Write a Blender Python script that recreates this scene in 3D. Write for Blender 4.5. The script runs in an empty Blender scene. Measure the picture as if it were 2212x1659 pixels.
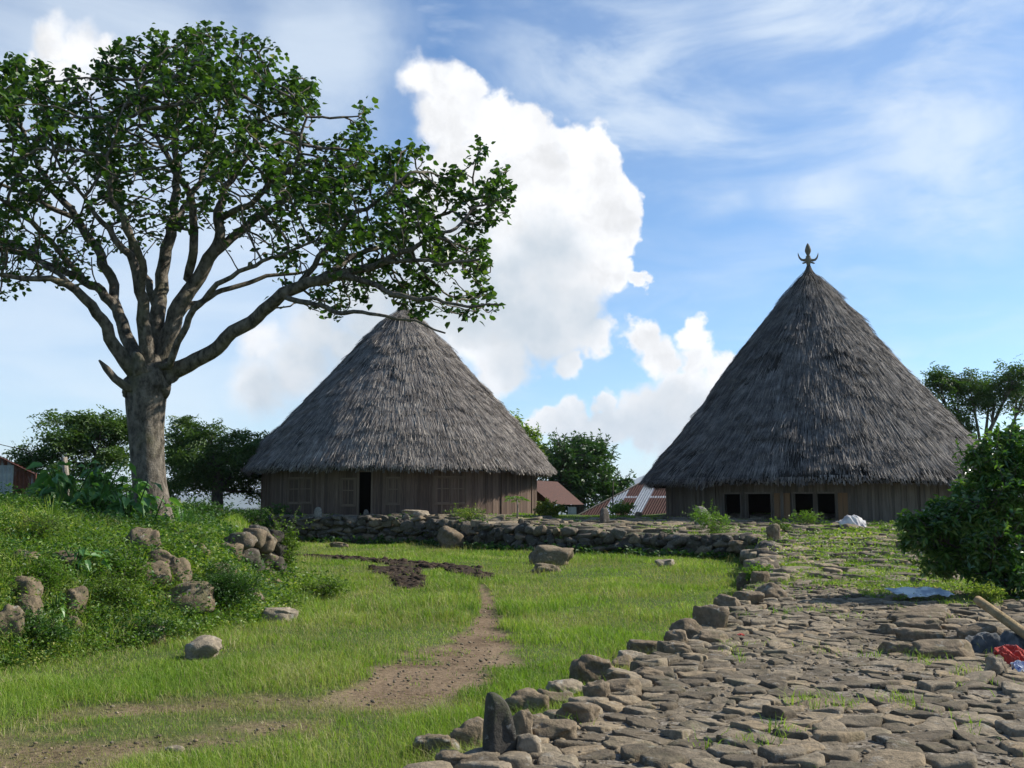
import bpy, bmesh, math, random
import numpy as np
from mathutils import Vector, Matrix, noise as mnoise
from mathutils.geometry import delaunay_2d_cdt

C = bpy.context.scene.collection
SC = bpy.context.scene
R = math.radians
random.seed(7)

# ------------------------------------------------------------------ camera
F = 2080.0                      # focal length in pixels of a 2212 x 1659 view
CU, CV = 1106.0, 829.5
TH = math.atan((1090 - CV) / F)  # tilt up
CAM = np.array([0.0, 0.0, 1.6])
cd = bpy.data.cameras.new("camera")
cam = bpy.data.objects.new("camera", cd)
C.objects.link(cam)
cam.location = CAM
cam.rotation_euler = (math.pi / 2 + TH, 0, 0)
cd.sensor_width = 36
cd.lens = 36 * F / 2212
cd.clip_start = 0.1
cd.clip_end = 60000
SC.camera = cam

# ------------------------------------------------------------------ light
SUN_EL, SUN_AZ = 38.0, 74.0     # azimuth clockwise from +Y (straight ahead) to +X
SC.view_settings.view_transform = 'Standard'
SC.view_settings.look = 'None'
SC.view_settings.exposure = 0.58
SC.view_settings.gamma = 1.0
SC.view_settings.use_curve_mapping = False
sd = bpy.data.lights.new("sun", 'SUN')
sd.energy = 5.0
sd.angle = R(0.5)
sd.color = (1.0, 0.95, 0.86)
sun = bpy.data.objects.new("sun", sd)
C.objects.link(sun)
sdir = Vector((math.sin(R(SUN_AZ)) * math.cos(R(SUN_EL)), math.cos(R(SUN_AZ)) * math.cos(R(SUN_EL)), math.sin(R(SUN_EL))))
sun.rotation_euler = sdir.to_track_quat('Z', 'Y').to_euler()
sun.location = (30, 30, 60)


def pdir(u, v):
    a = (u - CU) / F
    b = (CV - v) / F
    return np.array([a, math.cos(TH) - b * math.sin(TH), math.sin(TH) + b * math.cos(TH)])


def P(u, v, Y):
    d = pdir(u, v)
    return CAM + d * (Y / d[1])


# ------------------------------------------------------------------ node helpers
class NT:
    def __init__(s, tree):
        s.t = tree
        s.n = tree.nodes
        s.l = tree.links

    def node(s, typ, **kw):
        n = s.n.new(typ)
        for k, v in kw.items():
            setattr(n, k, v)
        return n

    def put(s, sock, val):
        if isinstance(val, bpy.types.NodeSocket):
            s.l.new(val, sock)
        elif val is not None:
            if hasattr(sock, 'default_value') and hasattr(sock.default_value, '__len__') and not hasattr(val, '__len__'):
                sock.default_value = (val,) * len(sock.default_value)
            elif hasattr(val, '__len__') and len(val) == 3 and len(sock.default_value) == 4:
                sock.default_value = (*val, 1)
            else:
                sock.default_value = val

    def math(s, op, a, b=None, c=None, clamp=False):
        n = s.node('ShaderNodeMath', operation=op)
        n.use_clamp = clamp
        for i, x in enumerate((a, b, c)):
            if x is not None:
                s.put(n.inputs[i], x)
        return n.outputs[0]

    def vmath(s, op, a, b=None, scale=None):
        n = s.node('ShaderNodeVectorMath', operation=op)
        s.put(n.inputs[0], a)
        if b is not None:
            s.put(n.inputs[1], b)
        if scale is not None:
            s.put(n.inputs['Scale'], scale)
        return n.outputs['Value'] if op in ('DISTANCE', 'LENGTH', 'DOT_PRODUCT') else n.outputs[0]

    def noise(s, vec, scale, detail=4, rough=0.55, color=False, dist=0.0):
        n = s.node('ShaderNodeTexNoise')
        if vec is not None:
            s.put(n.inputs['Vector'], vec)
        n.inputs['Scale'].default_value = scale
        n.inputs['Detail'].default_value = detail
        n.inputs['Roughness'].default_value = rough
        n.inputs['Distortion'].default_value = dist
        return n.outputs['Color' if color else 'Fac']

    def voro(s, vec, scale, feature='F1', out='Distance'):
        n = s.node('ShaderNodeTexVoronoi', feature=feature)
        if vec is not None:
            s.put(n.inputs['Vector'], vec)
        n.inputs['Scale'].default_value = scale
        return n.outputs[out]

    def smooth(s, x, a, b, to0=0.0, to1=1.0):
        n = s.node('ShaderNodeMapRange', interpolation_type='SMOOTHSTEP')
        s.put(n.inputs[0], x)
        n.inputs[1].default_value = a
        n.inputs[2].default_value = b
        n.inputs[3].default_value = to0
        n.inputs[4].default_value = to1
        return n.outputs[0]

    def mix(s, fac, a, b, mode='MIX'):
        n = s.node('ShaderNodeMix', data_type='RGBA', blend_type=mode)
        s.put(n.inputs[0], fac)
        s.put(n.inputs[6], a)
        s.put(n.inputs[7], b)
        return n.outputs[2]

    def ramp(s, fac, stops, interp='LINEAR'):
        n = s.node('ShaderNodeValToRGB')
        cr = n.color_ramp
        cr.interpolation = interp
        while len(cr.elements) < len(stops):
            cr.elements.new(0.5)
        for e, (p, c) in zip(cr.elements, stops):
            e.position = p
            e.color = (*c, 1)
        s.put(n.inputs[0], fac)
        return n.outputs[0]

    def coords(s, out='Object'):
        return s.node('ShaderNodeTexCoord').outputs[out]

    def scalev(s, vec, sx, sy, sz):
        n = s.node('ShaderNodeMapping')
        s.put(n.inputs[0], vec)
        n.inputs['Scale'].default_value = (sx, sy, sz)
        return n.outputs[0]

    def island(s):
        return s.node('ShaderNodeNewGeometry').outputs['Random Per Island']

    def pos(s):
        return s.node('ShaderNodeNewGeometry').outputs['Position']

    def bump(s, h, strength=0.5, dist=0.02):
        n = s.node('ShaderNodeBump')
        n.inputs['Strength'].default_value = strength
        n.inputs['Distance'].default_value = dist
        s.put(n.inputs['Height'], h)
        return n.outputs[0]


def material(name, rough=0.8, spec=0.3):
    m = bpy.data.materials.new(name)
    m.use_nodes = True
    t = NT(m.node_tree)
    b = m.node_tree.nodes['Principled BSDF']
    b.inputs['Roughness'].default_value = rough
    b.inputs['Specular IOR Level'].default_value = spec
    return m, t, b


# ------------------------------------------------------------------ sky
def build_world():
    w = bpy.data.worlds.new("World")
    SC.world = w
    w.use_nodes = True
    t = NT(w.node_tree)
    for n in list(t.n):
        t.n.remove(n)
    out = t.node('ShaderNodeOutputWorld')
    bg = t.node('ShaderNodeBackground')
    bg.inputs[1].default_value = 0.073
    sky = t.node('ShaderNodeTexSky', sky_type='NISHITA')
    sky.sun_disc = False
    sky.sun_elevation = R(SUN_EL)
    sky.sun_rotation = R(SUN_AZ)
    sky.altitude = 600
    sky.air_density = 1.0
    sky.dust_density = 0.6
    sky.ozone_density = 2.0
    d = t.coords('Generated')
    # billowing of the cloud outline
    w1 = t.vmath('SUBTRACT', t.noise(d, 16, 3, 0.55, True), (0.5, 0.5, 0.5))
    w2 = t.vmath('SUBTRACT', t.noise(d, 48, 6, 0.62, True), (0.5, 0.5, 0.5))
    dw = t.vmath('ADD', d, t.vmath('ADD', t.vmath('SCALE', w1, scale=0.05), t.vmath('SCALE', w2, scale=0.026)))

    def field(blobs, vec, smooth=0.12):
        cur = None
        for (u, v, r) in blobs:
            c = pdir(u, v)
            c = c / np.linalg.norm(c)
            dist = t.vmath('DISTANCE', vec, tuple(c))
            k = t.math('MULTIPLY_ADD', dist, -F / r, 1.0)
            cur = k if cur is None else t.math('SMOOTH_MAX', cur, k, smooth)
        return cur

    cum = [(925, 185, 62), (985, 190, 80), (960, 275, 85), (1065, 265, 80), (1135, 300, 85), (1215, 345, 85), (1285, 345, 75),
           (1330, 420, 62), (1240, 450, 130), (1090, 400, 140), (955, 400, 120), (1330, 500, 62), (1245, 570, 120), (1335, 590, 58),
           (1395, 608, 30), (1090, 560, 150), (930, 540, 150), (1200, 680, 120), (1050, 690, 150), (1285, 730, 60), (900, 640, 150),
           (1080, 770, 90), (1225, 790, 45), (790, 640, 110),
           (1505, 725, 45), (1515, 775, 55), (1425, 770, 60), (1390, 725, 45), (1560, 795, 45), (1475, 860, 90), (1385, 880, 62),
           (1570, 870, 80), (1310, 865, 38), (1240, 905, 48), (1185, 915, 38), (1400, 930, 70), (1260, 940, 60), (1500, 925, 90), (1450, 900, 110), (1330, 925, 70), (1220, 930, 60), (1160, 925, 40),
           (120, 85, 52), (175, 105, 60), (225, 120, 42), (130, 150, 60), (190, 165, 50), (80, 130, 34),
           (640, 790, 120), (560, 830, 90), (690, 720, 110), (760, 760, 110), (560, 740, 80), (820, 700, 100)]
    fc = field(cum, dw)
    sepz = t.node('ShaderNodeSeparateXYZ')
    t.put(sepz.inputs[0], d)
    lowz = t.smooth(sepz.outputs[2], 0.30, 0.10)       # cloud undersides and low clouds have soft edges
    leftz = t.smooth(sepz.outputs[0], -0.02, -0.14)
    softw = t.math('MAXIMUM', t.math('MULTIPLY', lowz, 0.16), t.math('MULTIPLY', leftz, 0.5))
    hi_ = t.math('ADD', 0.23, softw)
    acum = t.math('DIVIDE', t.math('SUBTRACT', fc, 0.02), hi_, clamp=True)
    acum = t.math('MULTIPLY', t.math('MULTIPLY', acum, acum), t.math('SUBTRACT', 3.0, t.math('MULTIPLY', acum, 2.0)))
    acum = t.math('MULTIPLY', acum, t.smooth(t.noise(d, 9, 5, 0.6), 0.2, 0.5, 0.82, 1.0))
    # shade inside the cloud
    grey = [(1150, 720, 130), (1260, 690, 70), (1030, 640, 130), (880, 620, 150), (760, 700, 120), (1480, 950, 110), (1350, 960, 80),
            (1240, 960, 80), (1300, 930, 80), (1420, 920, 100), (1560, 930, 80), (1180, 560, 90), (1000, 500, 80), (690, 800, 110), (740, 650, 120), (600, 860, 90), (830, 560, 90), (1100, 640, 120)]
    fg = field(grey, dw, 0.3)
    ag = t.smooth(fg, -0.35, 0.7)
    bil = t.noise(d, 22, 6, 0.6)
    ag = t.math('MULTIPLY', ag, t.smooth(bil, 0.28, 0.62, 0.55, 1.0))
    soft = t.smooth(bil, 0.35, 0.7, 0.90, 1.04)
    # sunlit and shaded sides of the billows (sun high on the right)
    off = t.vmath('ADD', dw, (0.012, 0.0, 0.014))
    e1 = t.math('SUBTRACT', t.noise(dw, 20, 5, 0.55), t.noise(off, 20, 5, 0.55))
    e2 = t.math('SUBTRACT', t.noise(dw, 7, 3, 0.5), t.noise(t.vmath('ADD', dw, (0.03, 0.0, 0.035)), 7, 3, 0.5))
    emb = t.math('ADD', t.math('MULTIPLY', e1, 1.1), t.math('MULTIPLY', e2, 0.9))
    core = t.smooth(fc, 0.1, 0.5)
    soft = t.math('MULTIPLY_ADD', t.math('MULTIPLY', t.smooth(emb, 0.05, -0.30), core), -0.12, soft)
    white = t.mix(1.0, (9.7, 9.8, 10.0), soft, 'MULTIPLY')
    ccol = t.mix(ag, white, (5.7, 6.4, 7.1))
    # thin veils: streaked along the wind
    sv = t.scalev(d, 2.4, 2.0, 11.0)
    st = t.noise(sv, 1.8, 7, 0.55, dist=0.4)
    sv2 = t.node('ShaderNodeMapping')
    t.put(sv2.inputs[0], d)
    sv2.inputs['Rotation'].default_value = (0.0, 0.55, 0.0)
    sv2.inputs['Scale'].default_value = (2.2, 1.6, 6.0)
    st2 = t.noise(sv2.outputs[0], 2.1, 7, 0.58, dist=0.5)
    veil = [(330, 930, 300), (40, 330, 460), (120, 860, 460), (450, 560, 460), (250, 60, 300), (700, 100, 200)]
    fv = t.smooth(field(veil, dw, 0.4), -0.25, 0.75)
    av = t.math('MULTIPLY', fv, t.smooth(st, 0.25, 0.65, 0.62, 1.0))
    cir = [(1960, 150, 290), (2080, 330, 200), (1790, 440, 120), (1330, 170, 260), (1750, 60, 240), (1550, 300, 160)]
    fr = t.smooth(field(cir, dw, 0.4), -0.5, 0.8)
    ar = t.math('MULTIPLY', fr, t.smooth(st2, 0.34, 0.66, 0.15, 1.0))
    sep = t.node('ShaderNodeSeparateXYZ')
    t.put(sep.inputs[0], d)
    z = sep.outputs[2]
    ah = t.math('MULTIPLY', t.smooth(z, 0.42, 0.02, 0.0, 0.55), t.smooth(st, 0.42, 0.7, 0.15, 1.0))
    lowhaze = t.smooth(z, 0.16, -0.02, 0.0, 0.5)
    thin = t.math('MAXIMUM', t.math('MAXIMUM', t.math('MULTIPLY', av, 0.66), t.math('MULTIPLY', ar, 0.72)), ah)
    thin = t.math('MAXIMUM', thin, lowhaze)
    thin = t.math('MAXIMUM', thin, t.smooth(st2, 0.50, 0.8, 0.0, 0.45))
    skyc = t.mix(1.0, sky.outputs[0], (1.08, 1.36, 1.56), 'MULTIPLY')
    col = t.mix(thin, skyc, (8.0, 8.9, 9.7))
    col = t.mix(acum, col, ccol)
    t.put(bg.inputs[0], col)
    t.l.new(bg.outputs[0], out.inputs[0])
    w.cycles.sampling_method = 'MANUAL'
    w.cycles.sample_map_resolution = 512


build_world()


# ------------------------------------------------------------------ object helpers
def tag(o, label=None, cat=None, group=None, kind=None):
    if label:
        o['label'] = label
    if cat:
        o['category'] = cat
    if group:
        o['group'] = group
    if kind:
        o['kind'] = kind
    return o


def empty(name, loc=(0, 0, 0), rz=0.0):
    o = bpy.data.objects.new(name, None)
    C.objects.link(o)
    o.location = [float(x) for x in loc]
    o.rotation_euler = (0, 0, rz)
    o.empty_display_size = 0.3
    return o


class MB:
    """collects numpy vertices and faces and builds ONE mesh object"""

    def __init__(s):
        s.V = []
        s.F = []
        s.M = []
        s.n = 0

    def add(s, V, *Fs, mi=0):
        V = np.asarray(V, dtype=np.float64).reshape(-1, 3)
        for f in Fs:
            f = np.asarray(f, dtype=np.int64)
            if f.size:
                s.F.append(f + s.n)
                s.M.append(mi)
        s.V.append(V)
        s.n += len(V)
        return s

    def box(s, c, size, rot=None, mi=0, taper=1.0):
        x, y, z = [q / 2 for q in size]
        V = np.array([[-x, -y, -z], [x, -y, -z], [x, y, -z], [-x, y, -z], [-x * taper, -y * taper, z], [x * taper, -y * taper, z], [x * taper, y * taper, z], [-x * taper, y * taper, z]])
        if rot is not None:
            V = V @ np.array(rot).T
        V = V + np.array(c)
        return s.add(V, [[0, 3, 2, 1], [4, 5, 6, 7], [0, 1, 5, 4], [1, 2, 6, 5], [2, 3, 7, 6], [3, 0, 4, 7]], mi=mi)

    def tube(s, pts, rad, sides=6, caps=True, mi=0):
        pts = np.asarray(pts, float)
        n = len(pts)
        rad = np.ones(n) * rad if np.isscalar(rad) else np.asarray(rad, float)
        tan = np.gradient(pts, axis=0)
        tan /= np.linalg.norm(tan, axis=1, keepdims=True) + 1e-9
        ref = np.array([0.0, 0, 1]) if abs(tan[0][2]) < 0.9 else np.array([0.0, 1, 0])
        a = np.cross(tan[0], ref)
        a /= np.linalg.norm(a) + 1e-9
        ang = np.linspace(0, 2 * np.pi, sides, endpoint=False)
        V = np.zeros((n, sides, 3))
        for i in range(n):
            a = a - tan[i] * np.dot(a, tan[i])
            a /= np.linalg.norm(a) + 1e-9
            b = np.cross(tan[i], a)
            V[i] = pts[i] + rad[i] * (np.cos(ang)[:, None] * a + np.sin(ang)[:, None] * b)
        i, j = np.meshgrid(np.arange(n - 1), np.arange(sides), indexing='ij')
        k = (j + 1) % sides
        q = np.stack([i * sides + j, i * sides + k, (i + 1) * sides + k, (i + 1) * sides + j], -1).reshape(-1, 4)
        s.add(V.reshape(-1, 3), q, mi=mi)
        if caps:
            base = s.n - n * sides
            s.F.append(np.array([list(range(base, base + sides))[::-1]]))
            s.M.append(mi)
            e = base + (n - 1) * sides
            s.F.append(np.array([list(range(e, e + sides))]))
            s.M.append(mi)
        return s

    def lathe(s, prof, center=(0, 0, 0), sides=24, mi=0, closed=False):
        prof = np.asarray(prof, float)
        n = len(prof)
        ang = np.linspace(0, 2 * np.pi, sides, endpoint=False)
        V = np.stack([prof[:, None, 0] * np.cos(ang), prof[:, None, 0] * np.sin(ang), np.repeat(prof[:, 1:2], sides, 1)], -1) + np.array(center)
        i, j = np.meshgrid(np.arange(n - 1), np.arange(sides), indexing='ij')
        k = (j + 1) % sides
        q = np.stack([i * sides + j, i * sides + k, (i + 1) * sides + k, (i + 1) * sides + j], -1).reshape(-1, 4)
        return s.add(V.reshape(-1, 3), q, mi=mi)

    def build(s, name, mat, parent=None, smooth=False, loc=None, attrs=None):
        me = bpy.data.meshes.new(name)
        V = np.concatenate(s.V) if s.V else np.zeros((0, 3))
        if loc is not None:
            V = V - np.array(loc)
        me.vertices.add(len(V))
        me.vertices.foreach_set('co', V.astype(np.float32).ravel())
        nl = sum(f.size for f in s.F)
        nf = sum(len(f) for f in s.F)
        me.loops.add(nl)
        me.polygons.add(nf)
        me.loops.foreach_set('vertex_index', np.concatenate([f.ravel() for f in s.F]).astype(np.int32))
        tot = np.concatenate([np.full(len(f), f.shape[1]) for f in s.F])
        st = np.concatenate([[0], np.cumsum(tot)[:-1]])
        me.polygons.foreach_set('loop_start', st.astype(np.int32))
        mats = mat if isinstance(mat, (list, tuple)) else [mat]
        for m in mats:
            me.materials.append(m)
        if len(mats) > 1:
            me.polygons.foreach_set('material_index', np.concatenate([np.full(len(f), m) for f, m in zip(s.F, s.M)]).astype(np.int32))
        me.update(calc_edges=True)
        me.polygons.foreach_set('use_smooth', np.full(nf, bool(smooth)))
        if attrs:
            for k, a in attrs.items():
                at = me.attributes.new(k, 'FLOAT', 'POINT')
                at.data.foreach_set('value', np.asarray(a, np.float32))
        me.update()
        o = bpy.data.objects.new(name, me)
        C.objects.link(o)
        if parent is not None:
            o.parent = parent
        elif loc is not None:
            o.location = [float(x) for x in loc]
        return o


# ------------------------------------------------------------------ numpy noise
def vnoise(x, y, seed=0):
    x = np.asarray(x, float)
    y = np.asarray(y, float)
    xi = np.floor(x).astype(np.int64)
    yi = np.floor(y).astype(np.int64)
    fx = x - xi
    fy = y - yi
    fx = fx * fx * (3 - 2 * fx)
    fy = fy * fy * (3 - 2 * fy)

    def hsh(a, b):
        n = (a * 374761393 + b * 668265263 + seed * 1442695041) & 0xffffffff
        n = ((n ^ (n >> 13)) * 1274126177) & 0xffffffff
        return ((n ^ (n >> 16)) & 0xffff) / 65535.0
    return (hsh(xi, yi) * (1 - fx) * (1 - fy) + hsh(xi + 1, yi) * fx * (1 - fy) + hsh(xi, yi + 1) * (1 - fx) * fy + hsh(xi + 1, yi + 1) * fx * fy)


def fbm(x, y, seed=0, o=4):
    s = 0
    a = 0.5
    for i in range(o):
        s = s + a * vnoise(x * 2 ** i, y * 2 ** i, seed + i)
        a *= 0.5
    return s / (1 - 0.5 ** o)


def sst(a, b, x):
    t = np.clip((np.asarray(x, float) - a) / (b - a), 0, 1)
    return t * t * (3 - 2 * t)


def polydist(x, y, pts, closed=False):
    pts = np.asarray(pts, float)
    d = np.full(np.shape(x), 1e9)
    n = len(pts)
    for i in range(n if closed else n - 1):
        ax, ay = pts[i][:2]
        bx, by = pts[(i + 1) % n][:2]
        L = (bx - ax) ** 2 + (by - ay) ** 2
        t = np.clip(((x - ax) * (bx - ax) + (y - ay) * (by - ay)) / L, 0, 1)
        d = np.minimum(d, np.hypot(x - ax - t * (bx - ax), y - ay - t * (by - ay)))
    return d


def inside(x, y, pts):
    pts = np.asarray(pts, float)
    r = np.zeros(np.shape(x), bool)
    n = len(pts)
    for i in range(n):
        ax, ay = pts[i]
        bx, by = pts[(i + 1) % n]
        if ay == by:
            continue
        c = ((ay > y) != (by > y)) & (x < (bx - ax) * (y - ay) / (by - ay) + ax)
        r ^= c
    return r


def sdf(x, y, pts):
    d = polydist(x, y, pts, True)
    return np.where(inside(x, y, pts), d, -d)


# ------------------------------------------------------------------ lie of the land
EDGE = [(-2.6, 2.0), (-1.4, 4.4), (-0.6, 6.0), (0.63, 8.5), (1.93, 11.7), (3.46, 15.8), (4.75, 19.6), (5.7, 23.2), (6.6, 26.4), (7.4, 30.0)]
WALLR = [(7.4, 31.6), (5.0, 33.0), (1.5, 34.6), (-1.0, 37.0)]
WALLL = [(-2.9, 40.2), (-6.0, 41.6), (-9.6, 42.2), (-13.0, 43.0)]
TERR = EDGE + WALLR + WALLL + [(-40, 43.5), (-60, 80), (60, 80), (60, 2)]
MOUND = [(-14, 6), (-8.2, 9.6), (-6.0, 11.4), (-5.45, 12.5), (-4.75, 13.8), (-4.2, 15.4), (-4.5, 18.5), (-5.2, 21.5), (-5.5, 23.4), (-6.6, 25.2), (-8.6, 30), (-9.6, 36),
         (-10.4, 42), (-11, 46), (-50, 60), (-50, 6)]


def terrace_z(x, y):
    z = 0.04 * np.clip(y - 18, 0, 15) + 0.052 * np.clip(y - 33, 0, 10.5)
    z = z - 0.14 * sst(0.0, 2.5, x) * sst(9.5, 6.5, x) * sst(36, 43, y)
    return z


def H(x, y):
    x = np.asarray(x, float)
    y = np.asarray(y, float)
    lawn = -0.36 + 0.0092 * np.clip(y - 6, -30, 60) + 0.10 * (fbm(x * 0.35, y * 0.35, 3) - 0.5)
    dt = sdf(x, y, TERR)
    zt = terrace_z(x, y) + 0.03 * (fbm(x * 0.9, y * 0.9, 11) - 0.5)
    h = lawn + (zt - lawn) * sst(-0.22, 0.16, dt)
    dm = sdf(x, y, MOUND) + 0.5 * (fbm(x * 0.7, y * 0.7, 21) - 0.5)
    hm = 1.05 * sst(-0.1, 1.5, dm) + 0.58 * sst(1.2, 5.0, dm) + 0.16 * (fbm(x * 1.1, y * 1.1, 5) - 0.5) * sst(0, 1, dm)
    h = np.maximum(h, lawn + hm)
    # the hilltop falls away behind the huts
    r = np.hypot(x, np.maximum(y - 30, 0) + np.maximum(-y, 0))
    far = np.clip(r - 30, 0, None)
    h = h - 0.0045 * np.minimum(far, 120) ** 2 - 0.55 * np.clip(far - 120, 0, 300)
    return np.maximum(h, -190 + 14 * fbm(x * 0.002, y * 0.002, 9))


def G(u, v, ymax=60.0):
    d = pdir(u, v)
    d = d / d[1]
    ys = np.concatenate([np.linspace(3.0, 20, 900), np.linspace(20, ymax, 900)])
    p = CAM[None] + d[None] * ys[:, None]
    below = p[:, 2] < H(p[:, 0], p[:, 1])
    i = int(np.argmax(below)) if below.any() else len(ys) - 1
    return p[i]


def gz(x, y):
    return float(H(np.array([x]), np.array([y]))[0])


# worn track, dug soil (drawn on the lawn as polylines with half widths in metres)
TRACK = [(G(*q), w) for q, w in (((1040, 1262), .10), ((1052, 1290), .16), ((1055, 1330), .20), ((1045, 1372), .42), ((1020, 1415), .80), ((960, 1455), .95), ((870, 1498), .90),
                                 ((740, 1530), .75), ((560, 1555), 1.05), ((330, 1585), 1.25), ((60, 1630), 1.3), ((-100, 1670), 1.3))]
DUG = [(G(*q), w) for q, w in (((630, 1202), .42), ((740, 1207), .46), ((850, 1216), .6), ((930, 1226), .75), ((985, 1230), .6), ((1045, 1252), .3))]
DUG2 = [(G(*q), w) for q, w in (((840, 1230), .7), ((880, 1252), .5), ((890, 1272), .34))]


def stroke(x, y, L):
    m = np.full(np.shape(x), -1e9)
    for (a, wa), (b, wb) in zip(L[:-1], L[1:]):
        ax, ay, bx, by = a[0], a[1], b[0], b[1]
        t = np.clip(((x - ax) * (bx - ax) + (y - ay) * (by - ay)) / ((bx - ax) ** 2 + (by - ay) ** 2 + 1e-9), 0, 1)
        d = np.hypot(x - ax - t * (bx - ax), y - ay - t * (by - ay))
        m = np.maximum(m, 1 - d / (wa + (wb - wa) * t))
    return m


def worn(x, y):
    n = 0.6 * fbm(x * 1.5, y * 2.2, 31) + 0.4 * fbm(x * 5, y * 6, 35) - 0.5
    m = np.clip(sst(-0.1, 0.32, stroke(x, y, TRACK) + 1.9 * n), 0, 1)
    # the lower end of the track is half grown over
    return m * (1 - (0.15 + 0.75 * sst(0.35, 0.55, fbm(x * 1.6, y * 2.6, 33))) * sst(10.2, 9.0, y))


def dug(x, y):
    n = fbm(x * 2.0, y * 2.0, 37) - 0.5
    return sst(-0.1, 0.3, np.maximum(stroke(x, y, DUG), stroke(x, y, DUG2)) + 0.9 * n)


# ------------------------------------------------------------------ materials
def leaf_mat(name, stops, rough=0.45, trans=0.35, spec=0.4, noise_scale=0.8, patch=1.0):
    m, t, b = material(name, rough, spec)
    n = t.noise(t.pos(), noise_scale, 3)
    f = t.math('ADD', t.math('MULTIPLY', t.island(), 0.65), t.math('MULTIPLY', t.math('SUBTRACT', n, 0.33 + 0.06 * (patch - 1)), patch))
    col = t.ramp(f, stops)
    t.put(b.inputs['Base Color'], col)
    tr = t.node('ShaderNodeBsdfTranslucent')
    t.put(tr.inputs[0], t.mix(1.0, col, (1.25, 1.45, 0.5), 'MULTIPLY'))
    mx = t.node('ShaderNodeMixShader')
    mx.inputs[0].default_value = trans
    t.l.new(b.outputs[0], mx.inputs[1])
    t.l.new(tr.outputs[0], mx.inputs[2])
    t.l.new(mx.outputs[0], t.n['Material Output'].inputs[0])
    return m


def rock_mat(name, base, alt, lichen=0.35, moss=0.15, per_obj=True):
    m, t, b = material(name, 0.9, 0.2)
    p = t.pos()
    n1 = t.noise(p, 2.3, 6, 0.6)
    n2 = t.noise(p, 14, 6, 0.65)
    rnd = t.island()
    col = t.mix(t.smooth(t.math('ADD', n1, t.math('MULTIPLY', t.math('SUBTRACT', rnd, 0.5), 0.8)), 0.25, 0.75), base, alt)
    warm = t.smooth(rnd, 0.72, 0.95, 0.0, 0.55)
    col = t.mix(warm, col, (0.30, 0.215, 0.12))
    col = t.mix(t.smooth(n2, 0.35, 0.7, 0.55, 1.0), (0.02, 0.018, 0.015), col)
    lic = t.math('MULTIPLY', t.smooth(t.noise(p, 7.5, 6, 0.7), 0.56, 0.66), lichen)
    col = t.mix(lic, col, (0.40, 0.39, 0.34))
    mo = t.math('MULTIPLY', t.smooth(t.noise(p, 3.1, 5, 0.7), 0.5, 0.68), moss)
    col = t.mix(mo, col, (0.07, 0.085, 0.03))
    t.put(b.inputs['Base Color'], col)
    hgt = t.math('ADD', t.noise(p, 9, 8, 0.7), t.math('MULTIPLY', t.noise(p, 48, 4, 0.6), 0.35))
    t.put(b.inputs['Normal'], t.bump(hgt, 0.9, 0.035))
    return m


M = {}
M['rock'] = rock_mat('rock', (0.085, 0.071, 0.056), (0.165, 0.138, 0.108), 0.4, 0.3)
M['paving'] = rock_mat('paving_stone', (0.15, 0.118, 0.078), (0.31, 0.248, 0.168), 0.3, 0.22)
M['dark_rock'] = rock_mat('dark_rock', (0.06, 0.054, 0.045), (0.115, 0.10, 0.082), 0.6, 0.45)
M['pale_rock'] = rock_mat('pale_rock', (0.20, 0.18, 0.15), (0.33, 0.30, 0.25), 0.6, 0.1)
M['wall_rock'] = rock_mat('wall_rock', (0.055, 0.046, 0.037), (0.13, 0.108, 0.085), 0.4, 0.35)
M['bank_rock'] = rock_mat('bank_rock', (0.045, 0.041, 0.035), (0.09, 0.08, 0.066), 0.4, 0.5)
M['brown_rock'] = rock_mat('brown_rock', (0.055, 0.042, 0.034), (0.105, 0.081, 0.066), 0.3, 0.25)

M['grass'] = leaf_mat('grass_blade', [(0.0, (0.075, 0.135, 0.018)), (0.35, (0.140, 0.230, 0.028)), (0.65, (0.215, 0.305, 0.045)), (0.88, (0.29, 0.33, 0.085)), (1.0, (0.40, 0.38, 0.20))], 0.55, 0.40, 0.25, 0.5, 1.8)
M['dry_grass'] = leaf_mat('dry_grass_blade', [(0.0, (0.14, 0.18, 0.04)), (0.4, (0.24, 0.24, 0.08)), (0.75, (0.33, 0.28, 0.14)), (1.0, (0.44, 0.38, 0.24))], 0.6, 0.35, 0.2, 1.0)
M['weed'] = leaf_mat('weed_leaf', [(0.0, (0.045, 0.085, 0.014)), (0.4, (0.10, 0.165, 0.024)), (0.75, (0.19, 0.26, 0.042)), (1.0, (0.36, 0.36, 0.10))], 0.5, 0.42, 0.35, 0.7, 1.7)
M['weed_dark'] = leaf_mat('weed_dark_leaf', [(0.0, (0.02, 0.055, 0.010)), (0.5, (0.042, 0.10, 0.016)), (1.0, (0.09, 0.165, 0.03))], 0.5, 0.35, 0.35, 1.2)
M['coral_leaf'] = leaf_mat('coral_tree_leaf', [(0.0, (0.018, 0.045, 0.012)), (0.4, (0.036, 0.082, 0.017)), (0.75, (0.072, 0.13, 0.025)), (0.95, (0.14, 0.19, 0.04)), (1.0, (0.26, 0.24, 0.06))], 0.36, 0.36, 0.5, 1.1)
M['albizia_leaf'] = leaf_mat('feather_leaf', [(0.0, (0.03, 0.065, 0.018)), (0.5, (0.06, 0.11, 0.025)), (1.0, (0.12, 0.175, 0.045))], 0.55, 0.3, 0.3, 0.5)
M['orange_leaf'] = leaf_mat('glossy_leaf', [(0.0, (0.02, 0.055, 0.014)), (0.5, (0.04, 0.095, 0.022)), (1.0, (0.085, 0.15, 0.04))], 0.45, 0.25, 0.35, 0.8)
M['shrub_leaf'] = leaf_mat('shrub_leaf', [(0.0, (0.022, 0.062, 0.013)), (0.35, (0.045, 0.11, 0.02)), (0.65, (0.095, 0.18, 0.034)), (0.95, (0.20, 0.27, 0.07))], 0.25, 0.32, 0.65, 1.0)
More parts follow.
